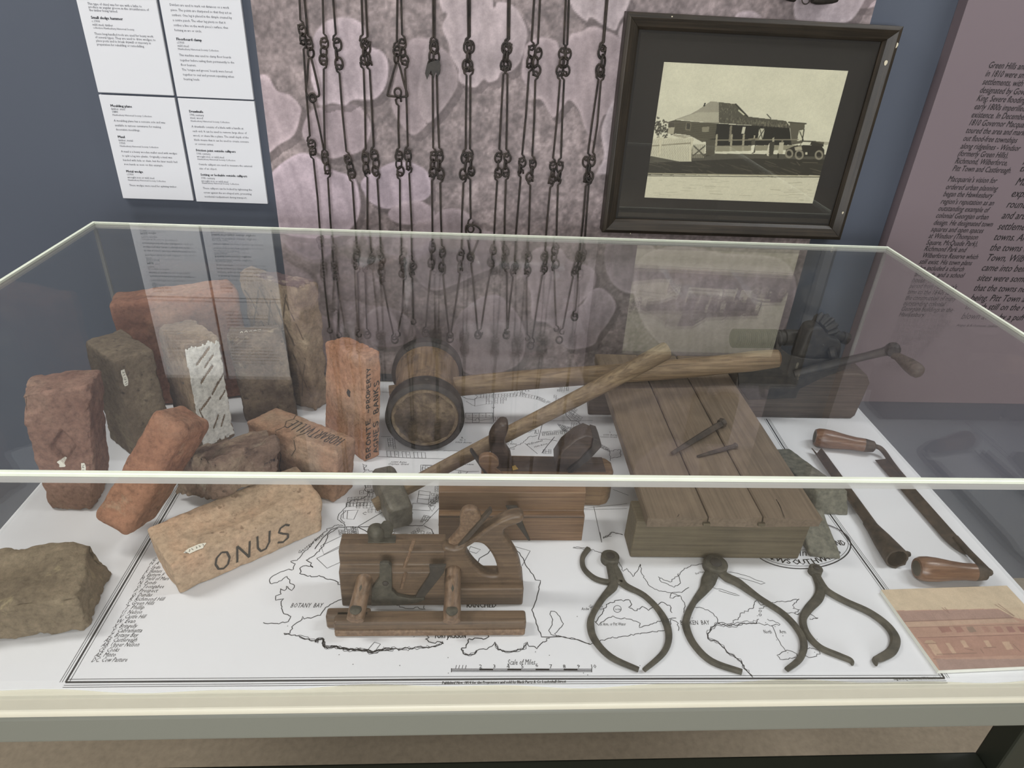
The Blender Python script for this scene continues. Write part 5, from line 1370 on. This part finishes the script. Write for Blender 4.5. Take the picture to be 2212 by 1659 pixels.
m = MB(); m.add([(q[0]-.004, q[1]-.008, .0722),(q[0]+.006, q[1]-.004, .0722),(q[0]+.001, q[1]+.008, .0722),(q[0]-.005, q[1]+.004, .0722)], [(0,1,2,3)]); m.build('brass_mark', plain('brass', (190,160,90), .4, .6), t, o_)

# ------------------------------------------------------------------ moulding plane
t = thing('moulding_plane', 'warm brown wooden moulding plane with stepped side and leaning wedge', 'plane', (.843, .32, 0))
o_ = (.843, .32, 0)
yf, ys, yb = .291, .304, .345
zz = lambda Y, y: atw(*z4(1100, Y), y)[2]
prof = [(yf, 0), (yf, zz(1447, yf)), (yf + .002, zz(1443, yf) + .001), (ys, zz(1402, ys)), (ys, zz(1275, ys)), (ys + .012, zz(1215, ys + .012)), (yb - .008, zz(1215, ys + .012)), (yb, zz(1260, ys)), (yb, 0)]
x0, x1 = .7210, .9655
m = MB(); k = len(prof); m.add([(x0, y, z) for y, z in prof] + [(x1, y, z) for y, z in prof], [tuple(range(k)), tuple(range(2*k - 1, k - 1, -1))] + [(i + k, (i + 1) % k + k, (i + 1) % k, i) for i in range(k)])
m.build('body', W_plane, t, o_, bevel=.0022, seg=3, fixn=True)
m = MB(); m.box((x0 + .002, yf - .0006, zz(1449, yf) - .0010), (x1 - .002, yf + .0004, zz(1449, yf) + .0006)); m.build('scored_line', W_jackd, t, o_)
upright('wedge', [[(840,1030),(870,1000),(930,995),(980,1030),(985,1070),(962,1100),(1030,1160),(1085,1290),(1010,1290),(900,1120),(855,1075)]], .326, .011, W_plane, t, o_, .002, z4, 3)
upright('blade', [[(780,968),(795,964),(905,1110),(975,1290),(950,1290),(885,1130)]], .326, .010, M['iron'], t, o_, .0006, z4)
upright('mouth_iron', [[(1038,1370),(1115,1370),(1135,1392),(1138,1440),(1165,1505),(1212,1613),(1198,1613),(1120,1505),(1080,1450)]], .2895, .005, M['iron'], t, o_, .0006, z4)

# ------------------------------------------------------------------ fillister plane with closed handle, arms and fence
t = thing('fillister_plane', 'brown wooden plough plane with closed handle, two arms and sliding fence', 'plane', (.72, .16, 0))
o_ = (.72, .16, 0)
yf, ys, yb = .150, .162, .200
zz = lambda Y, y: atw(*z3(700, Y), y)[2]
za, zb_, zc = zz(648, yf), zz(485, ys), zz(425, ys + .012)
xl, xr = atw(*z3(216, 900), yf)[0], atw(*z3(1656, 900), yf)[0]
prof = [(yf, 0), (yf, za - .001), (ys, za + .003), (ys, zb_), (ys + .012, zc), (yb - .004, zc), (yb, zc - .006), (yb, 0)]
xm = atw(*z3(1040, 600), ys)[0]
m = MB(); k = len(prof); m.add([(xl, y, z) for y, z in prof] + [(xm, y, z) for y, z in prof], [tuple(range(k)), tuple(range(2*k - 1, k - 1, -1))] + [(i + k, (i + 1) % k + k, (i + 1) % k, i) for i in range(k)])
m.build('body', W_fill, t, o_, bevel=.002, seg=3, fixn=True)
zd = zz(785, yf)
m = MB(); m.box((xm + .0002, yf, 0), (xr, yb, zd)); m.build('heel', W_fill, t, o_, bevel=.003, seg=3)
hole = smooth_loop([(1285,430),(1345,445),(1400,510),(1435,590),(1442,655),(1390,662),(1330,640),(1260,570),(1222,500),(1235,450)], 3)
hull = smooth_loop([(1015,455),(1110,462),(1190,430),(1262,385),(1330,330),(1450,250),(1560,203),(1640,195),(1665,222),(1640,258),(1560,285),(1508,315),(1510,370),(1560,440),(1610,520),(1640,610),(1650,700),(1655,790),(1600,812),(1300,812),(1040,812),(1015,700)], 3)
upright('handle', [[tuple(q) for q in hull], [((q[0] - 1332) * 1.12 + 1332, (q[1] - 548) * 1.10 + 548) for q in hole]], .173, .020, W_fill, t, o_, .005, z3, ty=.164)
upright('wedge', [[tuple(q) for q in smooth_loop([(1155,200),(1175,145),(1230,122),(1290,140),(1325,190),(1325,240),(1290,280),(1230,330),(1150,440),(1090,480),(1010,470),(1060,400),(1150,290)], 3)]], .178, .012, W_filly, t, o_, .003, z3)
upright('blade', [[(1108,462),(1118,470),(1230,370),(1412,155),(1395,138),(1210,345)]], .172, .010, M['iron_rust'], t, o_, .0006, z3)
# fence
fy0, fy1 = .096, .132
fy1 = at(*z3(700, 948), .026)[1]; fz = .026
fl, frt = atw(*z3(150, 1110), fy0)[0], atw(*z3(1680, 1120), fy0)[0]
m = MB(); m.box((fl, fy0, .006), (frt, fy1, fz)); m.build('fence', W_fill, t, o_, bevel=.004, seg=3)
m = MB(); m.box((fl + .001, fy0 - .003, 0), (frt - .001, fy1 - .004, .012)); m.build('fence_sole', W_filly, t, o_, bevel=.003, seg=3)
m = MB(); m.box((fl - .013, fy1 - .012, 0), (fl + .05, fy1 + .006, .026)); m.build('fence_stop', W_fill, t, o_, bevel=.004, seg=3)
zt = fz
for (p, q, w) in (((400, 690), (318, 1040), .0118), ((1102, 690), (1090, 1050), .0118)):
    a = Vector(at(*z3(*p), zt + .030)); b2 = Vector(at(*z3(*q), zt + .010))
    dd = (b2 - a)
    m = MB(); m.tube([a - dd * .25, a, a + dd * .25, a + dd * .5, a + dd * .8, a + dd * .97, b2], [(w, w)] * 3 + [(w * 1.02, w), (w * 1.08, w), (w * 1.05, w * .9), (w * .7, w * .6)], 16)
    am = m.build('arm', W_filly, t, o_, smooth=True)
    c = a + dd * .38 + Vector((0, 0, w * .98)); u = dd.normalized(); v = u.cross(Vector((0, 0, 1))).normalized(); nup = v.cross(u)
    m = MB(); m.add([c - u * .011 + nup * .0004, c + v * .006 - nup * .0012, c + u * .011 + nup * .0004, c - v * .006 - nup * .0012, c + nup * .0012], [(0,1,4),(1,2,4),(2,3,4),(3,0,4)]); m.build('diamond_plate', M['iron_green'], am, o_, fixn=True)
    c = b2 - dd * .14
    m = MB(); m.lathe(c + Vector((0, 0, w * .85)), c + Vector((0, 0, w + .0022)), [(0, .0085), (.6, .008), (1, .004)], 16); m.build('rivet_cap', M['iron_green'], am, o_, smooth=True)
ds = upright('depth_stop', [[(518,575),(540,566),(590,568),(612,590),(615,780),(660,828),(760,848),(870,842),(876,860),(800,885),(640,902),(452,905),(455,770),(515,690)]], yf - .0045, .007, M['iron_green'], t, o_, .0012, z3)
q = atw(*z3(563, 735), yf - .008); m = MB(); m.lathe((q[0], q[1], q[2]), (q[0], q[1] - .003, q[2]), [(0, .0045), (.7, .0042), (1, .002)], 12); m.build('screw', M['iron'], ds, o_, smooth=True)
upright('cutting_spur', [[(912,592),(1045,588),(1028,645),(950,745),(865,850),(795,850),(835,785),(900,690),(918,650)]], yf - .0035, .005, M['iron'], t, o_, .0008, z3)
a, b2 = Vector(atw(*z3(703, 640), ys - .004)), Vector(atw(*z3(790, 392), ys + .006))
m = MB(); m.tube([a, b2], [.0026, .0030], 8); m.build('stick', W_filly, t, o_, smooth=True)
a, b2 = Vector(atw(*z3(690, 776), yf - .003)), Vector(atw(*z3(722, 660), yf - .003))
m = MB(); m.tube([a, b2], [.0022, .0026], 8); m.build('stick', W_filly, t, o_, smooth=True)
q = atw(*z3(495, 425), yb - .012); m = MB(); m.lathe((q[0], q[1], zc - .002), (q[0], q[1], zc + .022), [(0, .012), (.3, .012), (.6, .013), (.85, .011), (1, .006)], 18); m.build('screw_post', M['iron_green'], t, o_, smooth=True)
q = atw(*z3(578, 430), yb - .012); m = MB(); m.tube([(q[0], q[1], zc + .002), (q[0], q[1], zc + .012), (q[0] + .001, q[1], zc + .024), (q[0] + .001, q[1], zc + .031)], [(.006, .003), (.0095, .003), (.0095, .003), (.005, .002)], 14, flat=(0, 1, 0)); m.build('thumb_screw', M['iron_green'], t, o_, smooth=True)
q = atw(*z3(530, 445), yb - .016); m = MB(); m.box((q[0] - .018, yb - .024, zc - .0005), (q[0] + .022, yb - .008, zc + .0014)); m.build('screw_plate', M['iron_green'], t, o_, bevel=.0005)

# ------------------------------------------------------------------ floorboard sample
t = thing('floorboard_sample', 'three tongue and groove floorboards nailed across two timber joists', 'floorboards', (1.19, .5, 0))
o_ = (1.19, .5, 0)
bz0, bz1 = .0765, .0985
xb = [1.0555, 1.1540, 1.2445, 1.3430]
for k in range(3):
    xa, xc = xb[k] + (.0012 if k else 0), xb[k + 1] - .0012
    m = MB(); ny = 40; vs = []; fs = []
    for j in range(ny + 1):
        y = .2370 + (.795 - .2370) * j / ny
        wob = .0015 * noise.noise(Vector((k * 3, y * 9, 0)))
        row = [(xa + .0005, bz0 + .001), (xa, bz0 + .003), (xa + wob * .3, bz1 - .002), (xa + .002, bz1), ((xa + xc) / 2, bz1 + .0004 * noise.noise(Vector((k, y * 14, 4)))), (xc - .002, bz1), (xc + wob * .3, bz1 - .002), (xc, bz0 + .003), (xc - .0005, bz0 + .001)]
        for i, (x, z) in enumerate(row):
            fy = 0
            if j == 0: fy = .006 * noise.noise(Vector((x * 60, 7, z * 50))) + (.004 if z < bz1 - .001 else .0)
            vs.append((x, y + fy, z))
    n9 = 9
    for j in range(ny):
        for i in range(n9): fs.append((j*n9 + i, j*n9 + (i+1) % n9, (j+1)*n9 + (i+1) % n9, (j+1)*n9 + i))
    fs += [tuple(range(n9)), tuple(ny*n9 + i for i in range(n9 - 1, -1, -1))]
    m.add(vs, fs); bo = m.build('board', W_board, t, o_, fixn=True, smooth=True)
    if k:
        m = MB(); m.box((xb[k] - .008, .236, bz0 + .006), (xb[k] + .004, .60, bz0 + .011)); m.build('tongue', W_joist, bo, o_, bevel=.0008)
m = MB(); m.hexa([(1.041,.2510,0),(1.330,.2470,0),(1.328,.305,0),(1.041,.305,0),(1.043,.2540,.0764),(1.334,.2500,.0764),(1.330,.308,.0764),(1.043,.308,.0764)]); m.build('joist', W_joist, t, o_, bevel=.003, seg=3)
m = MB(); m.hexa([(1.034,.6900,0),(1.335,.690,0),(1.335,.755,0),(1.040,.755,0),(1.030,.692,.0764),(1.335,.692,.0764),(1.335,.757,.0764),(1.036,.757,.0764)]); m.build('joist', W_clamp, t, o_, bevel=.003, seg=3)
M['crackm'] = plain('dark_crack', (52, 42, 34), .9)
m = MB()
for pts in ([(1180,1185),(1205,1230),(1228,1290)], [(590,1290),(600,1275)], [(1190,1200),(1210,1240)]):
    P = [at(*z5(*q), bz1 + .0004) for q in pts]; m.ribbon(P, .0012, bz1 + .0006)
m.build('crack', M['crackm'], bo, o_)
def nail(label, a, b_, w, head, bent=False):
    zt = bz1 + .0006
    p, q = Vector(at(*a, zt + w * .6)), Vector(at(*b_, zt + w * .4))
    t = thing('nail', label, 'nail', (p.x, p.y, zt), group='handmade nails on the floorboards')
    o_ = (p.x, p.y, zt)
    d = q - p
    m = MB(); m.tube([p, p + d * .3, p + d * .7, q], [w * .55, w * .55, w * .45, w * .28], 4 if not bent else 6); m.build('shank', M['iron_rust'], t, o_)
    m = MB(); dn = d.normalized(); m.lathe(p - dn * head * .5, p + dn * head * .35, [(0, head * .55), (.35, head * .8), (.8, head * .7), (1, w * .6)], 7); m.build('nail_head', M['iron_rust'], t, o_)
nail('larger rusty square iron nail with broad head lying on the floorboards', (1559, 914), (1452, 979), .0130, .0130)
nail('smaller thin rusty iron nail lying on the floorboards', (1588, 963), (1506, 986), .0075, .0075, True)

# ------------------------------------------------------------------ iron splitting wedges
def wedge(label, c, mat):
    t = thing('splitting_wedge', label, 'wedge', tuple(np.mean(np.array(c)[:4], 0)), group='metal splitting wedges')
    o_ = tuple(np.mean(np.array(c)[:4], 0))
    b = Brick(c, len(label), rnd=.003, low=.0012, high=.0004, edge=.0015); b.N = 20
    b.mesh().build('wedge_body', mat, t, o_, smooth='all')
    return t, o_
M['wedge_iron'] = iron('grey_green_wedge_iron', (82,82,72), (118,115,102), .7, 90, .1, .8)
wedge('grey iron splitting wedge with raised ridge lying right of the floorboards', [(1.405,.362,0),(1.472,.358,0),(1.440,.545,0),(1.372,.545,0),(1.408,.372,.046),(1.462,.370,.050),(1.432,.545,.018),(1.378,.545,.016)], M['wedge_iron'])
wedge('flat grey iron wedge poking out under the front corner of the floorboards', [(1.352,.252,0),(1.405,.246,0),(1.402,.338,0),(1.349,.336,0),(1.350,.256,.010),(1.402,.250,.010),(1.403,.338,.040),(1.350,.336,.040)], M['wedge_iron'])

# ------------------------------------------------------------------ floorboard clamp
zk = lambda X, Y: (1550 + X * .21247, 650 + Y * .21247)
t = thing('floorboard_clamp', 'dark iron floorboard clamp with screw, gears and crank on wooden block', 'clamp', (1.50, .72, 0))
o_ = (1.50, .72, 0)
m = MB(); P2 = [(1.352, 0), (1.640, 0), (1.648, .008), (1.656, .095), (1.645, .112), (1.620, .118), (1.352, .112)]
V_, F_ = outline_mesh([P2], .066, .004); m.add([(a, .722 - c, b) for a, b, c in V_], F_); m.build('wooden_block', W_clamp, t, o_, smooth=True, fixn=True)
yk = .757
def kp(X, Y, y=yk): return Vector(atw(*zk(X, Y), y))
a, b2 = kp(140, 380), kp(640, 385)
pr = [(0, .014), (.02, .0195)]
for i in range(22): pr += [(.04 + .9 * i / 22, .0215), (.04 + .9 * (i + .5) / 22, .0190)]
pr += [(.97, .0195), (1, .017)]
m = MB(); m.lathe(a, b2, pr, 24); m.build('screw', M['iron'], t, o_, smooth=True)
m = MB(); m.lathe(kp(610, 372), kp(860, 372), [(0,.014),(.05,.0150),(.06,.0175),(.14,.0175),(.15,.0150),(.25,.0150),(.27,.0185),(.9,.0175),(1,.014)], 24); m.build('collar', M['iron'], t, o_, smooth=True)
m = MB(); m.lathe(kp(850, 345), kp(960, 345), [(0,.010),(.2,.013),(.4,.010),(.6,.013),(.8,.010),(1,.012)], 18); m.build('thread_end', M['iron'], t, o_, smooth=True)
def gear(name, c, ax, r, h, nt, mat, cone=.75):
    ax = Vector(ax).normalized(); u = ax.cross(Vector((0, 0, 1))).normalized(); v = u.cross(ax)
    m = MB(); vs, fs = [], []; n = nt * 4
    for lev, (hh, k) in enumerate(((0, 1.0), (h * .35, 1.0), (h, cone))):
        for j in range(n):
            an = 2*PI*j/n; rr_ = r * k * (1.0 if j % 4 in (0, 1) else .87)
            vs.append(Vector(c) + ax * hh + u * math.cos(an) * rr_ + v * math.sin(an) * rr_)
    for l in range(2):
        for j in range(n): fs.append((l*n+j, l*n+(j+1) % n, (l+1)*n+(j+1) % n, (l+1)*n+j))
    fs += [tuple(range(n)), tuple(2*n+j for j in range(n))]
    m.add(vs, fs); return m.build(name, mat, t, o_, fixn=True, bevel=.0008)
gear('bevel_gear', kp(1110, 240, .752), (-.75, -.45, -.35), .032, .024, 12, M['iron'], .72)
gear('bevel_gear', kp(1010, 400, .728), (.45, -.6, .35), .024, .022, 9, M['iron'], .7)
m = MB(); m.lathe(kp(1080, 300, .757), kp(1325, 390, .757), [(0,.012),(.5,.012),(.72,.011),(.75,.0135),(.97,.0135),(1,.010)], 16); m.build('gear_shaft', M['iron'], t, o_, smooth=True)
zc_ = lambda c, d: (1513 + c * .4362, 592 + d * .4362)
upright('casting', [[(490,440),(488,390),(505,345),(530,285),(560,262),(605,268),(640,312),(690,330),(697,365),(688,415),(660,450)]], .722, .040, M['iron'], t, o_, .006, zc_, 4, ty=.705)
upright('bracket', [[(375,325),(395,368),(440,400),(500,415),(570,422),(742,415),(742,460),(600,512),(490,566),(470,612),(235,620),(190,560),(185,478),(350,466),(372,440)]], .6855, .006, M['iron'], t, o_, .001, zc_)
m = MB(); m.lathe(kp(1130, 560, .695), kp(1215, 540, .690), [(0,.012),(.3,.018),(.8,.018),(1,.012)], 16); m.build('crank_boss', M['iron'], t, o_, smooth=True)
ck = [kp(780, 745, .670), kp(1000, 690, .664), kp(1250, 625, .655), kp(1500, 565, .643), kp(1680, 520, .632), kp(1780, 490, .626)]
m = MB(); m.tube(ck, [(.008, .008), (.0105, .010), (.010, .009), (.009, .008), (.0095, .009), (.014, .012)], 12); m.build('crank_arm', M['iron'], t, o_, smooth=True)
m = MB(); m.lathe(kp(1770, 470, .632), kp(1790, 520, .612), [(0,.010),(.3,.015),(.7,.015),(1,.011)], 14); m.build('crank_eye', M['iron'], t, o_, smooth=True)
m = MB(); m.lathe(kp(1790, 535, .620), kp(2075, 745, .555), [(0,.0085),(.05,.0105),(.12,.009),(.16,.0085),(.3,.0105),(.55,.0140),(.8,.0150),(.93,.0130),(.985,.008),(1,.003)], 18); m.build('crank_handle', W_clamp, t, o_, smooth=True)

# ------------------------------------------------------------------ drawknife
zr = lambda X, Y: (1650 + X * .26521, 880 + Y * .26521)
t = thing('drawknife', 'drawknife with long dark blade and two turned brown wooden handles', 'drawknife', (1.6, .38, 0))
o_ = (1.6, .38, 0)
zg = .006
E0, E1 = [at(*zr(*q), zg) for q in ((905, 425), (1570, 1190))]
G0, G1 = [at(*zr(*q), zg + .004) for q in ((1010, 420), (1690, 1185))]
m = MB(); ns = 14; vs, fs = [], []
for i in range(ns + 1):
    f = i / ns
    A_ = E0 + (E1 - E0) * f; B_ = G0 + (G1 - G0) * f
    dA = B_ - A_
    if f < .06: A_ = A_ + dA * 0
    if f > .9: A_ = A_ + dA * ((f - .9) / .1) * .55
    mid = A_ + dA * .55
    for q, z in ((A_, zg - .001), (mid, zg + .002), (B_, zg + .006), (B_, zg - .001)): vs.append((q[0], q[1], z))
for i in range(ns):
    for j in range(4): fs.append((i*4 + j, i*4 + (j+1) % 4, (i+1)*4 + (j+1) % 4, (i+1)*4 + j))
fs += [(0,1,2,3), tuple(ns*4 + j for j in (3,2,1,0))]
m.add(vs, fs); m.build('blade', M['iron_rust'], t, o_, fixn=True)
hzz = .020
ta = [at(*zr(*q), z) for q, z in (((900, 315), hzz), ((945, 330), hzz - .002), ((985, 370), .013), ((1040, 450), .010), ((1110, 540), .009), ((1180, 620), .009))]
m = MB(); m.tube([tuple(q) for q in smooth_loop(ta, 4, False)], .0050, 10); m.build('tang', M['iron_rust'], t, o_, smooth=True)
tb = [at(*zr(*q), z) for q, z in (((1560, 1060), .009), ((1660, 1170), .010), ((1740, 1250), .012), ((1810, 1320), hzz - .003), ((1838, 1345), hzz), ((1800, 1352), hzz))]
m = MB(); m.tube([tuple(q) for q in smooth_loop(tb, 4, False)], .0055, 10); m.build('tang', M['iron_rust'], t, o_, smooth=True)
gp = [(0,.010),(.01,.0165),(.06,.0195),(.16,.0205),(.3,.0195),(.5,.0160),(.68,.0140),(.82,.0142),(.835,.0128),(.98,.0110),(1,.006)]
for a, b2 in (((410, 240), (905, 322)), ((1240, 1310), (1815, 1350))):
    p, q = Vector(at(*zr(*a), .0205)), Vector(at(*zr(*b2), .0205))
    m = MB(); m.lathe(p, q, [(tt, r) for tt, r in gp if tt <= .825], 24); h = m.build('grip', W_draw, t, o_, smooth=True)
    m = MB(); m.lathe(p + (q - p) * .82, q, [(0,.0137),(.08,.0142),(.85,.0118),(1,.008)], 20); m.build('ferrule', M['iron_rust'], t, o_, smooth=True)
    m = MB(); m.lathe(p - (q - p) * .006, p + (q - p) * .012, [(0,.006),(.3,.011),(1,.0155)], 20); m.build('end_cap', W_knob, h, o_, smooth=True)

# ------------------------------------------------------------------ V-shaped socket chisel
t = thing('socket_chisel', 'rusty V-shaped socket chisel without handle lying beside the drawknife', 'chisel', (1.49, .38, 0))
o_ = (1.49, .38, 0)
P0, P1 = Vector(at(*zr(432, 375), .004)), Vector(at(*zr(905, 1010), .010))
d = (P1 - P0); dn = d.normalized(); sx = dn.cross(Vector((0, 0, 1))).normalized()
m = MB(); vs, fs = [], []; ns = 10
for i in range(ns + 1):
    f = i / ns; c = P0 + d * f; w = .0115 + .001 * f; hgt = .012
    tip = .007 if i == 0 else 0
    for s_, z in ((-1, hgt), (0, .0012), (1, hgt), (.80, hgt), (0, .0042), (-.80, hgt)):
        vs.append(c + sx * (w * s_) + Vector((0, 0, z - c.z + .0005)) - dn * (tip if s_ else 0))
for i in range(ns):
    for j in range(6): fs.append((i*6+j, i*6+(j+1) % 6, (i+1)*6+(j+1) % 6, (i+1)*6+j))
fs += [(0,1,4,5), (1,2,3,4), tuple(ns*6 + k for k in (5,4,1,0)), tuple(ns*6 + k for k in (4,3,2,1))]
m.add(vs, fs); m.build('blade', M['iron_rust'], t, o_, fixn=True)
S0, S1 = Vector(at(*zr(850, 935), .0115)), Vector(at(*zr(1085, 1235), .0195))
ax = (S1 - S0); L = ax.length; ax.normalize(); sx = ax.cross(Vector((0, 0, 1))).normalized(); sz = sx.cross(ax)
prof = [(0, .0095), (.2, .0112), (.5, .0150), (.8, .0178), (.97, .0192), (1.0, .0192), (1.0, .0160), (.6, .0115), (.45, .002)]
m = MB(); vs, fs = [], []; nn = 22
for tt, r in prof:
    for j in range(nn):
        an = 2*PI*j/nn; q = r * (1 + (.06 * noise.noise(Vector((math.cos(an) * 2, math.sin(an) * 2, 5))) if tt > .9 else 0)); e = .004 * noise.noise(Vector((math.cos(an) * 3, math.sin(an) * 3, 2))) if tt > .95 else 0
        vs.append(S0 + ax * (tt * L + e) + sx * math.cos(an) * q + sz * math.sin(an) * q)
for i in range(len(prof) - 1):
    for j in range(nn): fs.append((i*nn+j, i*nn+(j+1) % nn, (i+1)*nn+(j+1) % nn, (i+1)*nn+j))
fs += [tuple(range(nn)), tuple((len(prof)-1)*nn + j for j in range(nn))]
m.add(vs, fs); m.build('socket', M['iron_rust'], t, o_, smooth=True, fixn=True)
q = Vector(at(*zr(1160, 1195), .018)); m = MB(); m.lathe(q - sx * .006 , q + sx * .008, [(0,.004),(.3,.0055),(.8,.005),(1,.003)], 12); m.build('burr', M['iron_rust'], t, o_, smooth=True)

# ------------------------------------------------------------------ callipers
PXM = .0011    # metres for one photo pixel about here
def calliper(label, joint, jr, legs, extra=None):
    c = at(*z6(*joint), 0)
    t = thing('calliper', label, 'calliper', (c[0], c[1], 0), group='outside callipers at the front of the case')
    o_ = (c[0], c[1], 0)
    for k, (pts, ws) in enumerate(legs):
        z0 = .0012 + .0030 * (k % 2) * .0
        P = [at(*z6(*q), .003) for q in pts]; ws = [w * .74 for w in ws]
        W_ = list(np.interp(np.linspace(0, 1, (len(pts) - 1) * 5 + 1), np.linspace(0, 1, len(ws)), ws))
        Q = smooth_loop(P, 5, False)
        m = MB(); m.flatbar([tuple(q) for q in Q], [w * .4575 * PXM for w in W_], .0006 + .0045 * k * (1 if k < 2 else 0) * .25, .0065)
        m.build('leg' if k < 2 else 'locking_arc', M['iron_green'], t, o_, smooth=True, fixn=True)
    m = MB(); r = jr * .4575 * PXM
    m.lathe((c[0], c[1], .0005), (c[0], c[1], .0125), [(0, r), (.85, r), (.9, r * .9), (1, r * .85)], 22); m.build('joint_disc', M['iron_green'], t, o_, smooth=True)
    m = MB(); m.lathe((c[0], c[1], .0120), (c[0], c[1], .0145), [(0, r * .5), (.6, r * .48), (1, r * .3)], 14); m.build('rivet', M['iron'], t, o_, smooth=True)
    return t, o_
t1, o1 = calliper('iron calliper with a curved locking arc, leftmost of the three callipers', (255, 135), 30, [
 ([(262,135),(290,190),(325,248),(420,300),(500,385),(535,480),(512,565),(418,650)], [34,40,36,24,24,30,26,22,16]),
 ([(252,135),(272,230),(268,262),(225,310),(178,385),(165,440),(185,510),(262,592),(392,652)], [34,38,40,26,24,30,28,24,16]),
 ([(155,78),(128,120),(135,172),(185,218),(250,236),(315,238)], [26,22,22,24,24,20])])
calliper('large iron calliper with broad disc joint, middle of the three callipers', (750, 168), 40, [
 ([(745,175),(722,230),(700,272),(655,328),(622,395),(618,450),(655,530),(738,610),(880,660)], [60,62,40,24,28,30,28,26,20]),
 ([(760,180),(810,215),(862,240),(960,312),(1075,388),(1148,468),(1172,535),(1152,600),(1090,650)], [30,50,46,24,24,26,28,24,18])])
calliper('small slender iron calliper with turned-out tips, rightmost of the three callipers', (1222, 192), 22, [
 ([(1225,195),(1250,260),(1240,310),(1195,360),(1168,410),(1185,475),(1245,542),(1335,582),(1390,605),(1404,624)], [34,40,42,36,30,28,26,24,20,8]),
 ([(1228,200),(1262,260),(1300,292),(1375,332),(1480,380),(1562,440),(1602,500),(1588,560),(1532,595),(1506,606),(1516,630)], [34,38,30,28,30,34,38,36,30,20,6])])

# ------------------------------------------------------------------ sepia picture card on foam board
CZ = .0075
k0, k1, k2 = at(1903, 1274, CZ), at(2175, 1265, CZ), at(2031, 1448, CZ)
ux = (k1 - k0); uy = (k0 - k2)
vx = ux / np.linalg.norm(ux); Wc = np.linalg.norm(ux)
vy = np.array([-vx[1], vx[0], 0]); Hc = uy @ vy
c00 = k0 - vy * Hc
t = thing('picture_card', 'sepia print of a shop building mounted on white foam board', 'picture', (c00[0], c00[1], 0), math.atan2(vx[1], vx[0]))
m = MB(); m.box((0, 0, .0004), (Wc, Hc, CZ - .0003)); m.build('foam_board', M['foam'], t, bevel=.0005)
cv = Canvas(240, 170, (.70, .635, .545)); cv.asp = Wc / Hc
zi = lambda X, Y: (1900 + X * .14105, 1240 + Y * .14105)
def ci(X, Y):
    w = at(*zi(X, Y), CZ) - c00
    return ((w @ vx) / Wc, (w @ vy) / Hc)
cf = lambda pts, c, al=1.0: cv.fill([ci(*q) for q in pts], c, al)
cl = lambda a, b, w, c, al=1.0: cv.line(ci(*a), ci(*b), w, c, al)
cf([(200,560),(2300,520),(2300,1500),(900,1500)], (.625,.50,.44))
cf([(270,570),(1820,540),(2050,660),(380,730)], (.565,.465,.425)); cf([(2050,660),(2300,720),(2300,500),(1800,520)], (.69,.62,.53))
cf([(390,735),(2050,680),(2150,740),(440,810)], (.64,.54,.47)); cl((380,728),(2050,668), .010, (.47,.37,.33))
cf([(450,820),(2300,760),(2300,880),(550,960)], (.60,.48,.42))
for x0_, x1_, c_ in ((890,1120,(.53,.39,.35)),(1130,1300,(.54,.40,.36)),(1320,1490,(.50,.42,.37)),(1550,1700,(.57,.44,.39)),(1750,1910,(.55,.41,.37)),(1930,2090,(.53,.39,.36)),(2110,2300,(.53,.38,.35))):
    cf([(x0_,808),(x1_-65,800),(x1_,885),(x0_+60,895)], c_)
cl((440,820),(2300,765), .008, (.5,.4,.35)); cl((590,975),(2300,925), .012, (.5,.38,.34))
cf([(590,985),(2300,930),(2300,1240),(850,1290)], (.585,.455,.40))
for x, y, w, h in ((740,1080,120,160),(1010,1060,60,160),(1230,1020,70,100),(1590,1020,70,90),(1870,1040,110,110)): cf([(x,y),(x+w,y-8),(x+w+h*.7,y+h),(x+h*.7,y+h+8)], (.66,.555,.475))
cf([(690,1060),(700,1020),(800,1010),(880,1060),(760,1075)], (.63,.53,.45)); cl((690,1065),(880,1060), .008, (.5,.4,.35))
for a, b2 in (((1310,1140),(1430,1165)),((1550,1150),(1590,1210)),((1600,1130),(1780,1120)),((2050,1080),(2160,1190)),((960,520),(1070,600)),((1000,515),(1050,570)),((1770,470),(2050,640)),((1820,460),(2060,640)),((880,1230),(1480,1210)),((830,1300),(1000,1310))): cl(a, b2, .010, (.46,.36,.32), .8)
cf([(860,1305),(2300,1300),(2300,1500),(930,1490)], (.56,.465,.43))
R9 = random.Random(4)
for k in range(40):
    x = R9.uniform(400, 2100); cl((x, 600 + R9.uniform(0, 20)), (x + 60, 690), .004, (.52,.43,.39), .5)
cv.noise(.03, 1.4, 3); cv.noise(.03, 9, 4)
picture('sepia_print', cv, (0, 0, CZ), (Wc, 0, 0), (0, Hc, 0), printed('sepia_paper', rough=.6), t, gain=1.25)
